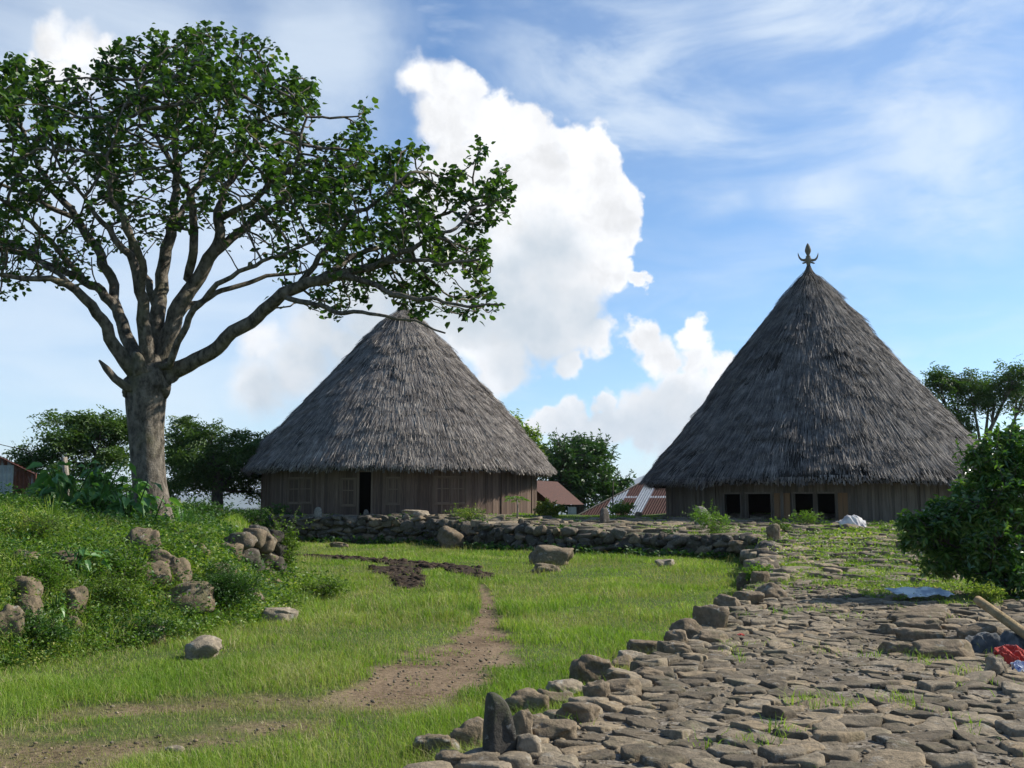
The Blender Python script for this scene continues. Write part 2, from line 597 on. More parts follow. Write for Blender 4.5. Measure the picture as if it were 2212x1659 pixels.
M['broad_leaf'] = leaf_mat('broad_leaf', [(0.0, (0.05, 0.125, 0.04)), (0.5, (0.09, 0.20, 0.05)), (1.0, (0.16, 0.27, 0.07))], 0.42, 0.32, 0.4, 1.0)
M['yellow_leaf'] = leaf_mat('yellow_leaf', [(0.0, (0.05, 0.09, 0.012)), (0.5, (0.14, 0.17, 0.02)), (1.0, (0.34, 0.30, 0.05))], 0.4, 0.3, 0.4, 2.0)
M['fresh_leaf'] = leaf_mat('fresh_leaf', [(0.0, (0.06, 0.125, 0.016)), (0.5, (0.12, 0.215, 0.025)), (1.0, (0.22, 0.30, 0.05))], 0.45, 0.4, 0.35, 1.5)


def bark(name, a, b_, scale=(6, 6, 1.6)):
    m, t, b = material(name, 0.9, 0.15)
    p = t.pos()
    q = t.scalev(p, *scale)
    n = t.noise(q, 2.0, 7, 0.65)
    n2 = t.noise(p, 1.2, 4, 0.6)
    col = t.mix(t.smooth(n, 0.3, 0.7), a, b_)
    col = t.mix(t.math('MULTIPLY', t.smooth(n2, 0.5, 0.7), 0.35), col, (0.16, 0.15, 0.07))
    t.put(b.inputs['Base Color'], col)
    t.put(b.inputs['Normal'], t.bump(t.math('ADD', n, t.math('MULTIPLY', t.noise(p, 16, 5, 0.7), 0.5)), 1.0, 0.07))
    return m


M['bark'] = bark('grey_bark', (0.045, 0.037, 0.028), (0.215, 0.183, 0.145), (4, 4, 2.2))
M['dark_bark'] = bark('dark_bark', (0.05, 0.042, 0.035), (0.11, 0.095, 0.08))
M['post'] = bark('pale_post_wood', (0.25, 0.21, 0.16), (0.42, 0.37, 0.30), (20, 20, 2))
M['pole_wood'] = bark('peeled_pole_wood', (0.30, 0.20, 0.10), (0.46, 0.33, 0.18), (3, 3, 3))


def plank_mat(name, stops, sc=(1, 1, 1)):
    m, t, b = material(name, 0.85, 0.2)
    p = t.pos()
    n = t.noise(t.scalev(p, 9, 9, 0.7), 2.5, 6, 0.6)
    f = t.math('ADD', t.math('MULTIPLY', t.island(), 0.32), t.math('MULTIPLY', n, 0.72))
    col = t.ramp(f, stops)
    t.put(b.inputs['Base Color'], col)
    t.put(b.inputs['Normal'], t.bump(t.noise(t.scalev(p, 14, 14, 0.8), 4, 6, 0.6), 0.5, 0.01))
    return m


M['plank_brown'] = plank_mat('brown_plank', [(0.15, (0.045, 0.030, 0.022)), (0.5, (0.10, 0.068, 0.050)), (0.85, (0.21, 0.148, 0.108))])
M['plank_grey'] = plank_mat('grey_plank', [(0.15, (0.045, 0.037, 0.029)), (0.5, (0.105, 0.087, 0.068)), (0.85, (0.20, 0.168, 0.13))])
M['frame_wood'] = plank_mat('frame_wood', [(0.2, (0.105, 0.074, 0.053)), (0.8, (0.19, 0.14, 0.10))])
M['door_wood'] = plank_mat('door_wood', [(0.2, (0.13, 0.075, 0.038)), (0.8, (0.21, 0.125, 0.065))])
M['finial_wood'] = plank_mat('finial_wood', [(0.2, (0.10, 0.09, 0.065)), (0.8, (0.20, 0.175, 0.13))])


def thatch_mat(name, lo, mid, hi):
    m, t, b = material(name, 0.72, 0.22)
    p = t.pos()
    n = t.noise(p, 0.55, 5, 0.6)
    n3 = t.noise(p, 3.0, 4, 0.6)
    f = t.math('ADD', t.math('MULTIPLY', t.island(), 0.62), t.math('MULTIPLY', n, 0.32))
    f = t.math('ADD', f, t.math('MULTIPLY', n3, 0.16))
    cl = t.noise(t.scalev(p, 1.0, 1.0, 1.9), 1.5, 5, 0.62)
    f = t.math('ADD', f, t.math('MULTIPLY', t.math('SUBTRACT', cl, 0.5), 1.05))
    col = t.ramp(f, [(0.12, lo), (0.5, mid), (0.95, hi)])
    t.put(b.inputs['Base Color'], col)
    return m


M['thatch_a'] = thatch_mat('grey_thatch', (0.065, 0.055, 0.048), (0.185, 0.160, 0.140), (0.42, 0.37, 0.31))
M['thatch_b'] = thatch_mat('dark_thatch', (0.045, 0.040, 0.035), (0.130, 0.115, 0.102), (0.33, 0.292, 0.25))

m_, t_, b_ = material('plain_dark_brown', 0.95, 0.05)
b_.inputs['Base Color'].default_value = (0.03, 0.026, 0.022, 1)  # one flat very dark brown for hut insides, roof core and wire
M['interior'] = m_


def corrugated(name, rust_amount, sheet, bands=None, tone=1.0):
    """rusty corrugated iron: whole sheets are rusty or bare, with streaks"""
    m, t, b = material(name, 0.55, 0.4)
    uv = t.node('ShaderNodeAttribute', attribute_name='su').outputs['Fac']
    vv = t.node('ShaderNodeAttribute', attribute_name='sv').outputs['Fac']
    comb = t.node('ShaderNodeCombineXYZ')
    t.put(comb.inputs[0], uv)
    t.put(comb.inputs[1], vv)
    n = t.noise(t.scalev(comb.outputs[0], 5.0, 0.9, 1), 1.6, 7, 0.65)
    cell = t.node('ShaderNodeTexWhiteNoise', noise_dimensions='2D')
    fl = t.node('ShaderNodeCombineXYZ')
    t.put(fl.inputs[0], t.math('FLOOR', t.math('DIVIDE', uv, sheet)))
    t.put(fl.inputs[1], t.math('FLOOR', t.math('DIVIDE', vv, 1.9)))
    t.put(cell.inputs[0], fl.outputs[0])
    cv = cell.outputs[0]
    if bands:
        n_ = len(bands)
        cv = t.ramp(t.math('DIVIDE', uv, sheet * n_), [(k / n_, (q, q, q)) for k, q in enumerate(bands)], 'CONSTANT')
        lap = t.math('LESS_THAN', t.math('ABSOLUTE', t.math('SUBTRACT', vv, 2.05)), 0.09)
        cv = t.math('SUBTRACT', cv, t.math('MULTIPLY', lap, 0.45))
    f = t.math('ADD', t.math('MULTIPLY', t.math('SUBTRACT', cv, 1 - rust_amount), 4.0), t.math('MULTIPLY', t.math('SUBTRACT', n, 0.5), 3.2))
    f = t.smooth(f, -0.35, 0.35)
    n2 = t.noise(comb.outputs[0], 6, 6, 0.7)
    rust = t.ramp(n2, [(0.3, (0.06, 0.020, 0.014)), (0.55, (0.115, 0.036, 0.021)), (0.8, (0.19, 0.078, 0.042))])
    rust = t.mix(1.0, rust, (tone, tone, tone), 'MULTIPLY')
    zinc = t.ramp(n2, [(0.3, (0.22, 0.24, 0.26)), (0.7, (0.38, 0.41, 0.43))])
    t.put(b.inputs['Base Color'], t.mix(f, zinc, rust))
    t.put(b.inputs['Metallic'], t.math('MULTIPLY', t.math('SUBTRACT', 1.0, f), 0.25))
    t.put(b.inputs['Roughness'], t.math('MULTIPLY_ADD', f, 0.35, 0.45))
    return m


M['iron'] = corrugated('corrugated_iron', 0.5, 0.45)
M['iron_striped'] = corrugated('striped_iron', 0.5, 0.8, [0.85, 0.75, 0.2, 0.9, 0.05, 0.9, 0.85, 0.3], 0.72)
M['iron_rust'] = corrugated('rusted_iron', 1.25, 0.8, None, 0.66)

m, t, b = material('whitewash', 0.85, 0.2)
t.put(b.inputs['Base Color'], t.mix(t.smooth(t.noise(t.pos(), 3, 6, 0.7), 0.4, 0.7), (0.42, 0.45, 0.46), (0.26, 0.27, 0.26)))
M['whitewash'] = m


def cloth_mat(name, a, b2, sc=6.0):
    m, t, b = material(name, 0.9, 0.15)
    n = t.noise(t.coords('Object'), sc, 4, 0.6)
    t.put(b.inputs['Base Color'], t.mix(t.smooth(n, 0.4, 0.62), a, b2))
    b.inputs['Sheen Weight'].default_value = 0.2
    w = t.noise(t.coords('Object'), 160, 2, 0.5)
    t.put(b.inputs['Normal'], t.bump(w, 0.25, 0.004))
    return m


M['cloth_white'] = cloth_mat('white_cloth', (0.62, 0.59, 0.55), (0.42, 0.38, 0.38), 4)
M['cloth_pale'] = cloth_mat('pale_blue_cloth', (0.66, 0.68, 0.64), (0.30, 0.34, 0.38), 5)
M['cloth_denim'] = cloth_mat('slate_cloth', (0.05, 0.052, 0.050), (0.10, 0.105, 0.10), 8)
M['cloth_red'] = cloth_mat('red_cloth', (0.42, 0.045, 0.03), (0.30, 0.035, 0.025), 8)
M['cloth_blue'] = cloth_mat('blue_white_cloth', (0.62, 0.64, 0.68), (0.02, 0.04, 0.28), 14)


def build_ground_mat():
    m, t, b = material('ground', 0.95, 0.1)
    p = t.pos()
    soil = t.node('ShaderNodeAttribute', attribute_name='soil').outputs['Fac']
    dugm = t.node('ShaderNodeAttribute', attribute_name='dug').outputs['Fac']
    pave = t.node('ShaderNodeAttribute', attribute_name='pave').outputs['Fac']
    n1 = t.noise(p, 1.7, 6, 0.6)
    n2 = t.noise(p, 18, 6, 0.65)
    under = t.mix(n1, (0.045, 0.075, 0.016), (0.085, 0.12, 0.03))
    under = t.mix(t.smooth(n2, 0.5, 0.7), under, (0.075, 0.06, 0.032))
    dirt = t.mix(t.smooth(t.math('ADD', t.math('MULTIPLY', n2, 0.6), t.math('MULTIPLY', n1, 0.4)), 0.36, 0.64), (0.105, 0.070, 0.042), (0.235, 0.170, 0.108))
    straw = t.smooth(t.noise(t.scalev(p, 30, 9, 9), 3, 3, 0.6), 0.62, 0.7)
    dirt = t.mix(straw, dirt, (0.24, 0.19, 0.11))
    dk = t.mix(n2, (0.018, 0.012, 0.008), (0.06, 0.042, 0.028))
    grav = t.voro(p, 38, 'F1', 'Color')
    sepc = t.node('ShaderNodeSeparateColor')
    t.put(sepc.inputs[0], grav)
    gcol = t.ramp(sepc.outputs[0], [(0.0, (0.085, 0.069, 0.05)), (0.5, (0.165, 0.138, 0.105)), (1.0, (0.27, 0.235, 0.185))])
    col = t.mix(soil, under, dirt)
    col = t.mix(dugm, col, dk)
    col = t.mix(pave, col, gcol)
    t.put(b.inputs['Base Color'], col)
    t.put(b.inputs['Normal'], t.bump(t.math('ADD', n2, t.math('MULTIPLY', t.noise(p, 70, 3, 0.6), 0.4)), 0.7, 0.03))
    return m


M['ground'] = build_ground_mat()


# ------------------------------------------------------------------ ground sheet
def axis(lo, hi, step, far_lo, far_hi):
    a = list(np.arange(lo, hi + 1e-6, step))
    s = step
    x = hi
    while x < far_hi:
        s *= 1.22
        x += s
        a.append(x)
    s = step
    x = lo
    pre = []
    while x > far_lo:
        s *= 1.22
        x -= s
        pre.append(x)
    return np.array(pre[::-1] + a)


def build_ground():
    xs = axis(-14, 20, 0.16, -14000, 14000)
    ys = axis(3.0, 46, 0.16, -6000, 14000)
    X, Y = np.meshgrid(xs, ys, indexing='ij')
    x = X.ravel()
    y = Y.ravel()
    z = H(x, y)
    near = (y < 60) & (np.abs(x) < 40)
    w = np.where(near, worn(x, y), 0)
    dg = np.where(near, dug(x, y), 0)
    dt = sdf(x, y, TERR)
    w = w * (dt < 0)
    z = z - 0.03 * w + dg * (0.04 + 0.14 * (fbm(x * 4, y * 4, 77) - 0.35)) * (dt < 0)
    pv = sst(-0.15, 0.1, dt) * near * (1 - 0.45 * sst(0.5, 0.62, fbm(x * 0.5, y * 0.5, 41)) * sst(17, 21, y)) * sst(48, 46, y)
    nx, ny = len(xs), len(ys)
    i, j = np.meshgrid(np.arange(nx - 1), np.arange(ny - 1), indexing='ij')
    q = np.stack([i * ny + j, (i + 1) * ny + j, (i + 1) * ny + j + 1, i * ny + j + 1], -1).reshape(-1, 4)
    mb = MB()
    mb.add(np.stack([x, y, z], -1), q)
    o = mb.build('ground', M['ground'], smooth=True, attrs={'soil': w, 'dug': dg, 'pave': pv})
    tag(o, kind='structure')


build_ground()


def build_hills():
    m, t, b = material('far_hill', 0.95, 0.1)
    t.put(b.inputs['Base Color'], t.mix(t.noise(t.pos(), 0.004, 5), (0.03, 0.05, 0.025), (0.07, 0.085, 0.045)))
    xs = np.linspace(-9000, 9000, 240)
    ys = np.linspace(7000, 9500, 26)
    X, Y = np.meshgrid(xs, ys, indexing='ij')
    k = np.sin(np.pi * (Y - 7000) / 2500)
    ridge = 230 * np.exp(-((X - 1250) / 420) ** 2) + 130 * np.exp(-((X - 2300) / 900) ** 2) + 105 * np.exp(-((X + 2300) / 1300) ** 2) + 70 * np.exp(-((X + 5200) / 1500) ** 2)
    Z = -200 + k * (150 + ridge * 1.15 + 130 * (fbm(X * 0.0016, Y * 0.0016, 8) - 0.4) + 26 * (fbm(X * 0.009, Y * 0.009, 4) - .5))
    nx, ny = X.shape
    i, j = np.meshgrid(np.arange(nx - 1), np.arange(ny - 1), indexing='ij')
    q = np.stack([i * ny + j, (i + 1) * ny + j, (i + 1) * ny + j + 1, i * ny + j + 1], -1).reshape(-1, 4)
    o = MB().add(np.stack([X, Y, Z], -1).reshape(-1, 3), q).build('hills', m, smooth=True)
    tag(o, kind='structure')


build_hills()


# ------------------------------------------------------------------ rocks
_rocks = {}


def rock_mesh(seed, boxy=0.0, sub=3):
    key = (seed, boxy, sub)
    if key in _rocks:
        return _rocks[key]
    bm = bmesh.new()
    bmesh.ops.create_icosphere(bm, subdivisions=sub, radius=1.0)
    off = Vector((seed * 7.3, seed * 3.1, seed * 1.7))
    e = 1.0 - 0.62 * boxy
    for v in bm.verts:
        n = v.co.normalized()
        p = Vector([math.copysign(abs(c) ** e, c) for c in n])
        if boxy > 0:
            p *= 0.78
        d = 0.30 * mnoise.noise(n * 1.1 + off) + 0.15 * mnoise.noise(n * 2.4 + off) + 0.06 * mnoise.noise(n * 5.5 + off) + 0.03 * mnoise.noise(n * 12 + off)
        # a few flat facets
        for k in range(4):
            f = Vector((mnoise.noise(off + Vector((k, 0, 0))), mnoise.noise(off + Vector((0, k + .5, 0))), mnoise.noise(off + Vector((0, 0, k + .3))))).normalized()
            s = p.dot(f)
            if s > 0.6:
                p -= f * (s - 0.6) * 0.85
        v.co = p * (1 + d)
    V = np.array([v.co for v in bm.verts])
    Fc = np.array([[v.index for v in f.verts] for f in bm.faces])
    bm.free()
    mn, mx = V.min(0), V.max(0)
    V = (V - (mn + mx) / 2) / ((mx - mn) / 2)
    _rocks[key] = (V, Fc)
    return V, Fc


def add_rock(mb, c, size, seed, rz=0.0, boxy=0.3, sub=2, tilt=(0, 0)):
    V, Fc = rock_mesh(seed, boxy, sub)
    V = V * (np.array(size) / 2)
    rot = np.array(Matrix.Rotation(rz, 3, 'Z') @ Matrix.Rotation(tilt[0], 3, 'X') @ Matrix.Rotation(tilt[1], 3, 'Y'))
    mb.add(V @ rot.T + np.array(c), Fc)


def px_rock(name, label, cat, u, vb, w, h, mat='rock', depth=0.8, seed=None, boxy=0.3, group=None, rz=0.2, sink=0.22, tilt=(0, 0), sub=4, pt=None):
    """a stone standing on the ground where the view ray of its foot meets it; w, h as seen"""
    p = G(u, vb) if pt is None else np.array(pt)
    s = p[1] / F
    W, Hh = w * s, h * s / (1 - sink)
    D = W * depth
    p = p + np.array([0, D * 0.35, 0])
    p[2] = gz(p[0], p[1])
    mb = MB()
    if seed is None:
        seed = int(u * 3 + vb * 7) % 97
    add_rock(mb, (0, 0, Hh * (0.5 - sink)), (W, D, Hh), seed, rz, boxy, sub, tilt)
    o = mb.build(name, M[mat], smooth=True)
    o.location = p
    tag(o, label, cat, group)
    return o


# ------------------------------------------------------------------ paving
def voronoi_cells(pts):
    res = delaunay_2d_cdt([Vector(p) for p in pts], [], [], 0, 1e-6)
    vs, tris = res[0], res[2]
    cc = []
    adj = {}
    for k, tr in enumerate(tris):
        (ax, ay), (bx, by), (cx, cy) = [vs[i] for i in tr]
        d = 2 * (ax * (by - cy) + bx * (cy - ay) + cx * (ay - by))
        if abs(d) < 1e-12:
            cc.append(None)
            continue
        ux = ((ax * ax + ay * ay) * (by - cy) + (bx * bx + by * by) * (cy - ay) + (cx * cx + cy * cy) * (ay - by)) / d
        uy = ((ax * ax + ay * ay) * (cx - bx) + (bx * bx + by * by) * (ax - cx) + (cx * cx + cy * cy) * (bx - ax)) / d
        cc.append((ux, uy))
        for i in tr:
            adj.setdefault(i, []).append(k)
    cells = []
    for i, ks in adj.items():
        c = vs[i]
        poly = [cc[k] for k in ks if cc[k] is not None]
        if len(poly) < 4:
            continue
        poly.sort(key=lambda p: math.atan2(p[1] - c[1], p[0] - c[0]))
        cells.append((np.array(c), np.array(poly)))
    return cells


SLABS = []     # footprints kept free of small paving (filled below)


def build_paving():
    rng = np.random.default_rng(5)
    mb = MB()
    zones = [(-2.6, 11.0, 4.2, 19.5, 0.235, 0.165, 1.0), (2.5, 16.0, 19.0, 33.0, 0.44, 0.40, 0.86), (-10.5, 16.0, 33.0, 43.5, 0.52, 0.52, 0.92)]
    for (x0, x1, y0, y1, sx, sy, keep) in zones:
        pts = []
        base = (sx + sy) / 2
        NT_ = int((x1 - x0) * (y1 - y0) / (base * base) * 9)
        rr_ = np.sort(base * (0.26 + 0.62 * rng.random(NT_) ** 1.9))[::-1]
        PX, PY, PR = np.zeros(NT_), np.zeros(NT_), np.zeros(NT_)
        cnt = 0
        for rad_ in rr_:
            qx, qy = rng.uniform(x0, x1), rng.uniform(y0, y1)
            if cnt and np.any(((PX[:cnt] - qx) * 0.80) ** 2 + ((PY[:cnt] - qy) * 1.2) ** 2 < (0.93 * (PR[:cnt] + rad_)) ** 2):
                continue
            PX[cnt], PY[cnt], PR[cnt] = qx, qy, rad_
            cnt += 1
        pts = list(zip(PX[:cnt], PY[:cnt]))
        c = np.array(pts)
        for cen, poly in voronoi_cells(pts):
            if not (x0 - .2 <= cen[0] <= x1 + .2 and y0 <= cen[1] <= y1):
                continue
            if np.abs(poly - cen).max() > 1.0:
                continue
            d = float(sdf(np.array([cen[0]]), np.array([cen[1]]), TERR)[0])
            if d < 0.12:
                continue
            if any(abs(cen[0] - sx_) < sw_ and abs(cen[1] - sy_) < sd_ for sx_, sy_, sw_, sd_ in SLABS):
                continue
            g = float(fbm(np.array([cen[0] * 0.5]), np.array([cen[1] * 0.5]), 41)[0])
            if y0 > 19 and (rng.random() > keep or g > 0.66):
                continue
            if rng.random() < 0.04:
                continue
            big = np.abs(poly - cen).max()
            gap = rng.uniform(0.004, 0.028) if y0 < 19 else rng.uniform(0.02, 0.07)
            rad = np.linalg.norm(poly - cen, axis=1, keepdims=True)
            poly = cen + (poly - cen) * np.clip(1 - gap / rad, 0.4, 1)
            for it_ in range(2):       # worn, chipped corners
                nxt = np.roll(poly, -1, 0)
                kk = rng.uniform(0.10, 0.26)
                poly = np.stack([poly * (1 - kk) + nxt * kk, poly * kk + nxt * (1 - kk)], 1).reshape(-1, 2)
                if it_ == 0:
                    poly = poly + rng.normal(0, 0.07 * min(0.3, big), poly.shape)
            n = len(poly)
            hh = rng.uniform(0.008, 0.042) * (1.0 if y0 < 19 else 1.8) + 0.03 * (rng.random() < 0.10) + 0.06 * sst(0.9, 0.1, d) + 0.035 * sst(4.2, 6.0, cen[0]) * (rng.random() < .5)
            if y0 < 19:
                # polished, low-lying near the middle of the path
                hh *= 0.42 + 0.58 * float(sst(0.3, 0.7, vnoise(np.array([cen[0] * 0.7]), np.array([cen[1] * 0.7]), 55))[0])
            tx, ty = rng.normal(0, 0.07, 2)
            z0 = gz(cen[0], cen[1])
            rings = []
            for sc, zz in ((1.0, -0.09), (1.0, 0.25), (0.985, 0.66), (0.94, 0.90), (0.82, 1.0), (0.45, 1.03)):
                q = cen + (poly - cen) * sc
                nz = (vnoise(q[:, 0] * 9, q[:, 1] * 9, 3) - 0.5) * 0.026 + (vnoise(q[:, 0] * 24, q[:, 1] * 24, 4) - 0.5) * 0.014
                z = z0 + (zz if zz < 0 else zz * hh) + (nz + (q - cen) @ np.array([tx, ty]) if zz > 0.3 else 0)
                rings.append(np.column_stack([q, np.ones(n) * z]))
            V = np.concatenate(rings + [np.array([[cen[0], cen[1], z0 + hh * 1.05]])])
            k = np.arange(n)
            k2 = (k + 1) % n
            Q = np.concatenate([np.stack([r * n + k, r * n + k2, (r + 1) * n + k2, (r + 1) * n + k], -1) for r in range(5)])
            T = np.stack([5 * n + k, 5 * n + k2, np.full(n, 6 * n)], -1)
            mb.add(V, Q, T)
    o = mb.build('paved_path', M['paving'], smooth=True)
    tag(o, kind='structure')


# big stepped slabs on the right of the path (u0,u1,v0,v1 seen, thickness)
SLAB_PX = [(1934, 2076, 1311, 1338, 'long flat grey slab at the back of the stepped slabs on the right'),
           (1936, 2055, 1324, 1350, 'long slab second from the back of the stepped slabs'),
           (1947, 2041, 1338, 1362, 'grey slab third from the back of the stepped slabs'),
           (1950, 2052, 1357, 1388, 'tall fronted slab with a dark undercut face among the stepped slabs'),
           (1987, 2122, 1387, 1423, 'longest slab lying in front of the stepped slabs'),
           (1917, 1988, 1388, 1414, 'shorter slab end to end with the longest slab'),
           (1912, 1948, 1350, 1373, 'small blocky slab left of the stepped slabs'),
           (2048, 2108, 1366, 1392, 'wedge shaped slab right of the stepped slabs below the slate cloth')]
_slabdata = []
for (u0, u1, v0, v1, lab) in SLAB_PX:
    p = G((u0 + u1) / 2, v1)
    s = p[1] / F
    Wd = (u1 - u0) * s
    hgt = min(0.21, (v1 - v0) * s * 0.75)
    D = max(0.32, 0.36 * Wd)
    c = np.array([p[0], p[1] + D / 2, 0])
    c[2] = gz(c[0], c[1])
    _slabdata.append((c, (Wd * 1.04, D * 1.05, hgt * 2), lab))
    SLABS.append((c[0], c[1], Wd / 2 - 0.05, D / 2 + 0.02))

build_paving()
for k, (c, size, lab) in enumerate(_slabdata):
    mb = MB()
    add_rock(mb, (0, 0, size[2] * 0.12), size, 40 + k, random.uniform(-.08, .08), 0.58, 4, (random.uniform(-.05, .05), random.uniform(-.04, .04)))
    o = mb.build('stone_slab', M['rock'], smooth=True)
    o.location = c
    tag(o, lab, 'stone slab', 'big stepped slabs on the right of the paved path')

# kerb of loose stones along the grass side of the path, in order from the near end: u, foot v, width, height, material, look
EDGE_PX = [(945, 1637, 95, 34, 'dark_rock', 'flat dark slab at the near end of the path edge'),
           (1010, 1630, 72, 58, 'rock', 'big round stone just left of the upright slab'),
           (985, 1657, 80, 26, 'rock', 'low wide stone in front of the big round stone'),
           (1128, 1602, 44, 52, 'rock', 'tall rounded stone touching the right side of the upright slab'),
           (1140, 1638, 54, 38, 'pale_rock', 'yellowish broken stone at the foot of the upright slab'),
           (1138, 1550, 82, 44, 'rock', 'rounded grey stone right behind the upright slab'),
           (1164, 1580, 60, 28, 'rock', 'low stone in front of the rounded grey stone'),
           (1205, 1532, 76, 28, 'rock', 'pale topped flat stone past the rounded grey stone'),
           (1224, 1512, 78, 32, 'pale_rock', 'whitish slab at the very edge of the grass'),
           (1290, 1515, 52, 34, 'rock', 'blocky stone beside the whitish slab'),
           (1346, 1508, 74, 28, 'rock', 'long low stone inside the edge by the whitish slab'),
           (1288, 1485, 92, 56, 'brown_rock', 'large brown boulder bulging over the grass edge'),
           (1342, 1490, 58, 30, 'brown_rock', 'brown stone at the right foot of the large brown boulder'),
           (1346, 1452, 50, 26, 'rock', 'pale grey stone behind the large brown boulder'),
           (1368, 1442, 60, 26, 'pale_rock', 'pale flat stone leaning out over the grass'),
           (1402, 1424, 76, 30, 'dark_rock', 'dark flat topped stone half way along the edge'),
           (1466, 1422, 58, 26, 'dark_rock', 'dark stone right of the dark flat topped stone'),
           (1462, 1402, 48, 34, 'rock', 'squarish stone under the jutting split stone'),
           (1486, 1383, 66, 40, 'brown_rock', 'jutting split stone with a sharp brown edge'),
           (1540, 1363, 70, 44, 'dark_rock', 'tall mossy dark stone at the far part of the edge'),
           (1576, 1320, 54, 30, 'rock', 'flat stone past the tall mossy dark stone'),
           (1620, 1310, 60, 26, 'rock', 'broad stone inside the edge past the mossy stone'),
           (1608, 1278, 30, 36, 'brown_rock', 'small upright brown stone at the far end of the edge'),
           (1646, 1264, 34, 24, 'brown_rock', 'tilted brown stone behind the small upright one'),
           (1672, 1298, 62, 32, 'rock', 'rounded stone below the tilted brown stone'),
           (1250, 1565, 84, 34, 'rock', 'wedge topped stone in the second row past the upright slab'),
           (1195, 1600, 92, 30, 'rock', 'long rounded stone in the second row past the upright slab'),
           (1400, 1470, 70, 20, 'rock', 'thin slab in the second row behind the brown boulder'),
           (1545, 1395, 60, 22, 'rock', 'flat stone in the second row below the mossy stone')]
for (u, vb, w, h, mt, lab) in EDGE_PX:
    px_rock('edging_stone', lab, 'stone', u, vb, w * 1.15, h * 1.2, mt, depth=0.75, boxy=0.45, group='loose stones edging the paved path', rz=random.uniform(-.35, .35), sink=0.25, tilt=(random.uniform(-.12, .12), random.uniform(-.12, .12)))


def build_standing_stone(name, label, outline, base_uv, mat, thick, yaw, group=None, lean=0.0, pt=None):
    """outline in seen pixels relative to the foot (x right, y up)"""
    p = G(*base_uv) if pt is None else np.array(pt, float)
    s = p[1] / F
    p[2] = gz(p[0], p[1])
    O = np.array(outline, float) * s
    n0 = len(O)
    for _ in range(2):
        nx_ = np.roll(O, -1, 0)
        O = np.stack([O * 0.8 + nx_ * 0.2, O * 0.2 + nx_ * 0.8], 1).reshape(-1, 2)
    cen = O.mean(0)
    n = len(O)
    rings = []
    T = thick * s
    for sc, yy in ((0.0, -0.5), (0.55, -0.52), (0.86, -0.48), (0.98, -0.30), (1.0, 0.0), (0.98, 0.32), (0.86, 0.48), (0.5, 0.52), (0.0, 0.5)):
        q = cen + (O - cen) * max(sc, 0.02)
        z = q[:, 1]
        wob = (vnoise(q[:, 0] / s * 0.05 + 3, z / s * 0.05 + yy, 9) - 0.5) * 0.25 * T
        rings.append(np.column_stack([q[:, 0], yy * T + wob, z]))
    V = np.concatenate(rings)
    k = np.arange(n)
    k2 = (k + 1) % n
    Q = np.concatenate([np.stack([r * n + k, r * n + k2, (r + 1) * n + k2, (r + 1) * n + k], -1) for r in range(len(rings) - 1)])
    cy, sy = math.cos(yaw), math.sin(yaw)
    V = np.column_stack([V[:, 0] * cy - V[:, 1] * sy, V[:, 0] * sy + V[:, 1] * cy, V[:, 2]])
    o = MB().add(V, Q).build(name, M[mat], smooth=True)
    o.location = p
    tag(o, label, 'standing stone', group)
    return o


SG = 'upright stones set in the paving'
build_standing_stone('standing_stone', 'dark upright slab with a rounded top standing at the near path edge', [(-34, -14), (36, -14), (38, 20), (30, 70), (20, 100), (4, 122), (-14, 133), (-27, 128), (-32, 60)], (1078, 1636), 'dark_rock', 34, 0.45, SG)
build_standing_stone('standing_stone', 'squarish upright stone on the terrace left of the open door', [(-8, -6), (8, -6), (9, 12), (7, 23), (-3, 24), (-8, 16)], (686, 1121), 'pale_rock', 9, 0.4, SG)
build_standing_stone('standing_stone', 'small pale pointed stone just below the open door', [(-6, -4), (6, -4), (6, 6), (1, 13), (-4, 12), (-6, 3)], (791, 1113), 'pale_rock', 8, 0.3, SG)
build_standing_stone('standing_stone', 'dark stubby upright stone at the terrace edge under the left hut', [(-9, -6), (9, -6), (9, 12), (2, 20), (-8, 17)], (876, 1128), 'dark_rock', 10, 0.3, SG)
build_standing_stone('standing_stone', 'short dark post like stone above the tumbled wall gap', [(-6, -6), (6, -6), (7, 8), (4, 16), (-4, 15), (-6, 8)], (1125, 1136), 'dark_rock', 8, 0.3, SG)
build_standing_stone('standing_stone', 'narrow upright stone in front of the striped iron roof', [(-10, -8), (12, -8), (9, 20), (6, 34), (-6, 35), (-10, 22)], (1306, 1132), 'rock', 12, 0.5, SG)
build_standing_stone('standing_stone', 'tall pale stone with a notched slanting top before the right hut', [(-12, -14), (14, -10), (24, 12), (16, 30), (4, 42), (-11, 43), (-13, 36), (-7, 32), (-13, 22)], (1516, 1137), 'pale_rock', 16, 0.35, SG)
px_rock('standing_stone', 'rough squat stone standing where the wall meets the path', 'standing stone', 1674, 1172, 34, 40, 'dark_rock', 0.7, 23, 0.5, SG)
px_rock('standing_stone', 'small grey head sized stone at the far edge before the striped roof', 'standing stone', 1379, 1118, 18, 13, 'rock', 0.8, 25, 0.2, SG)

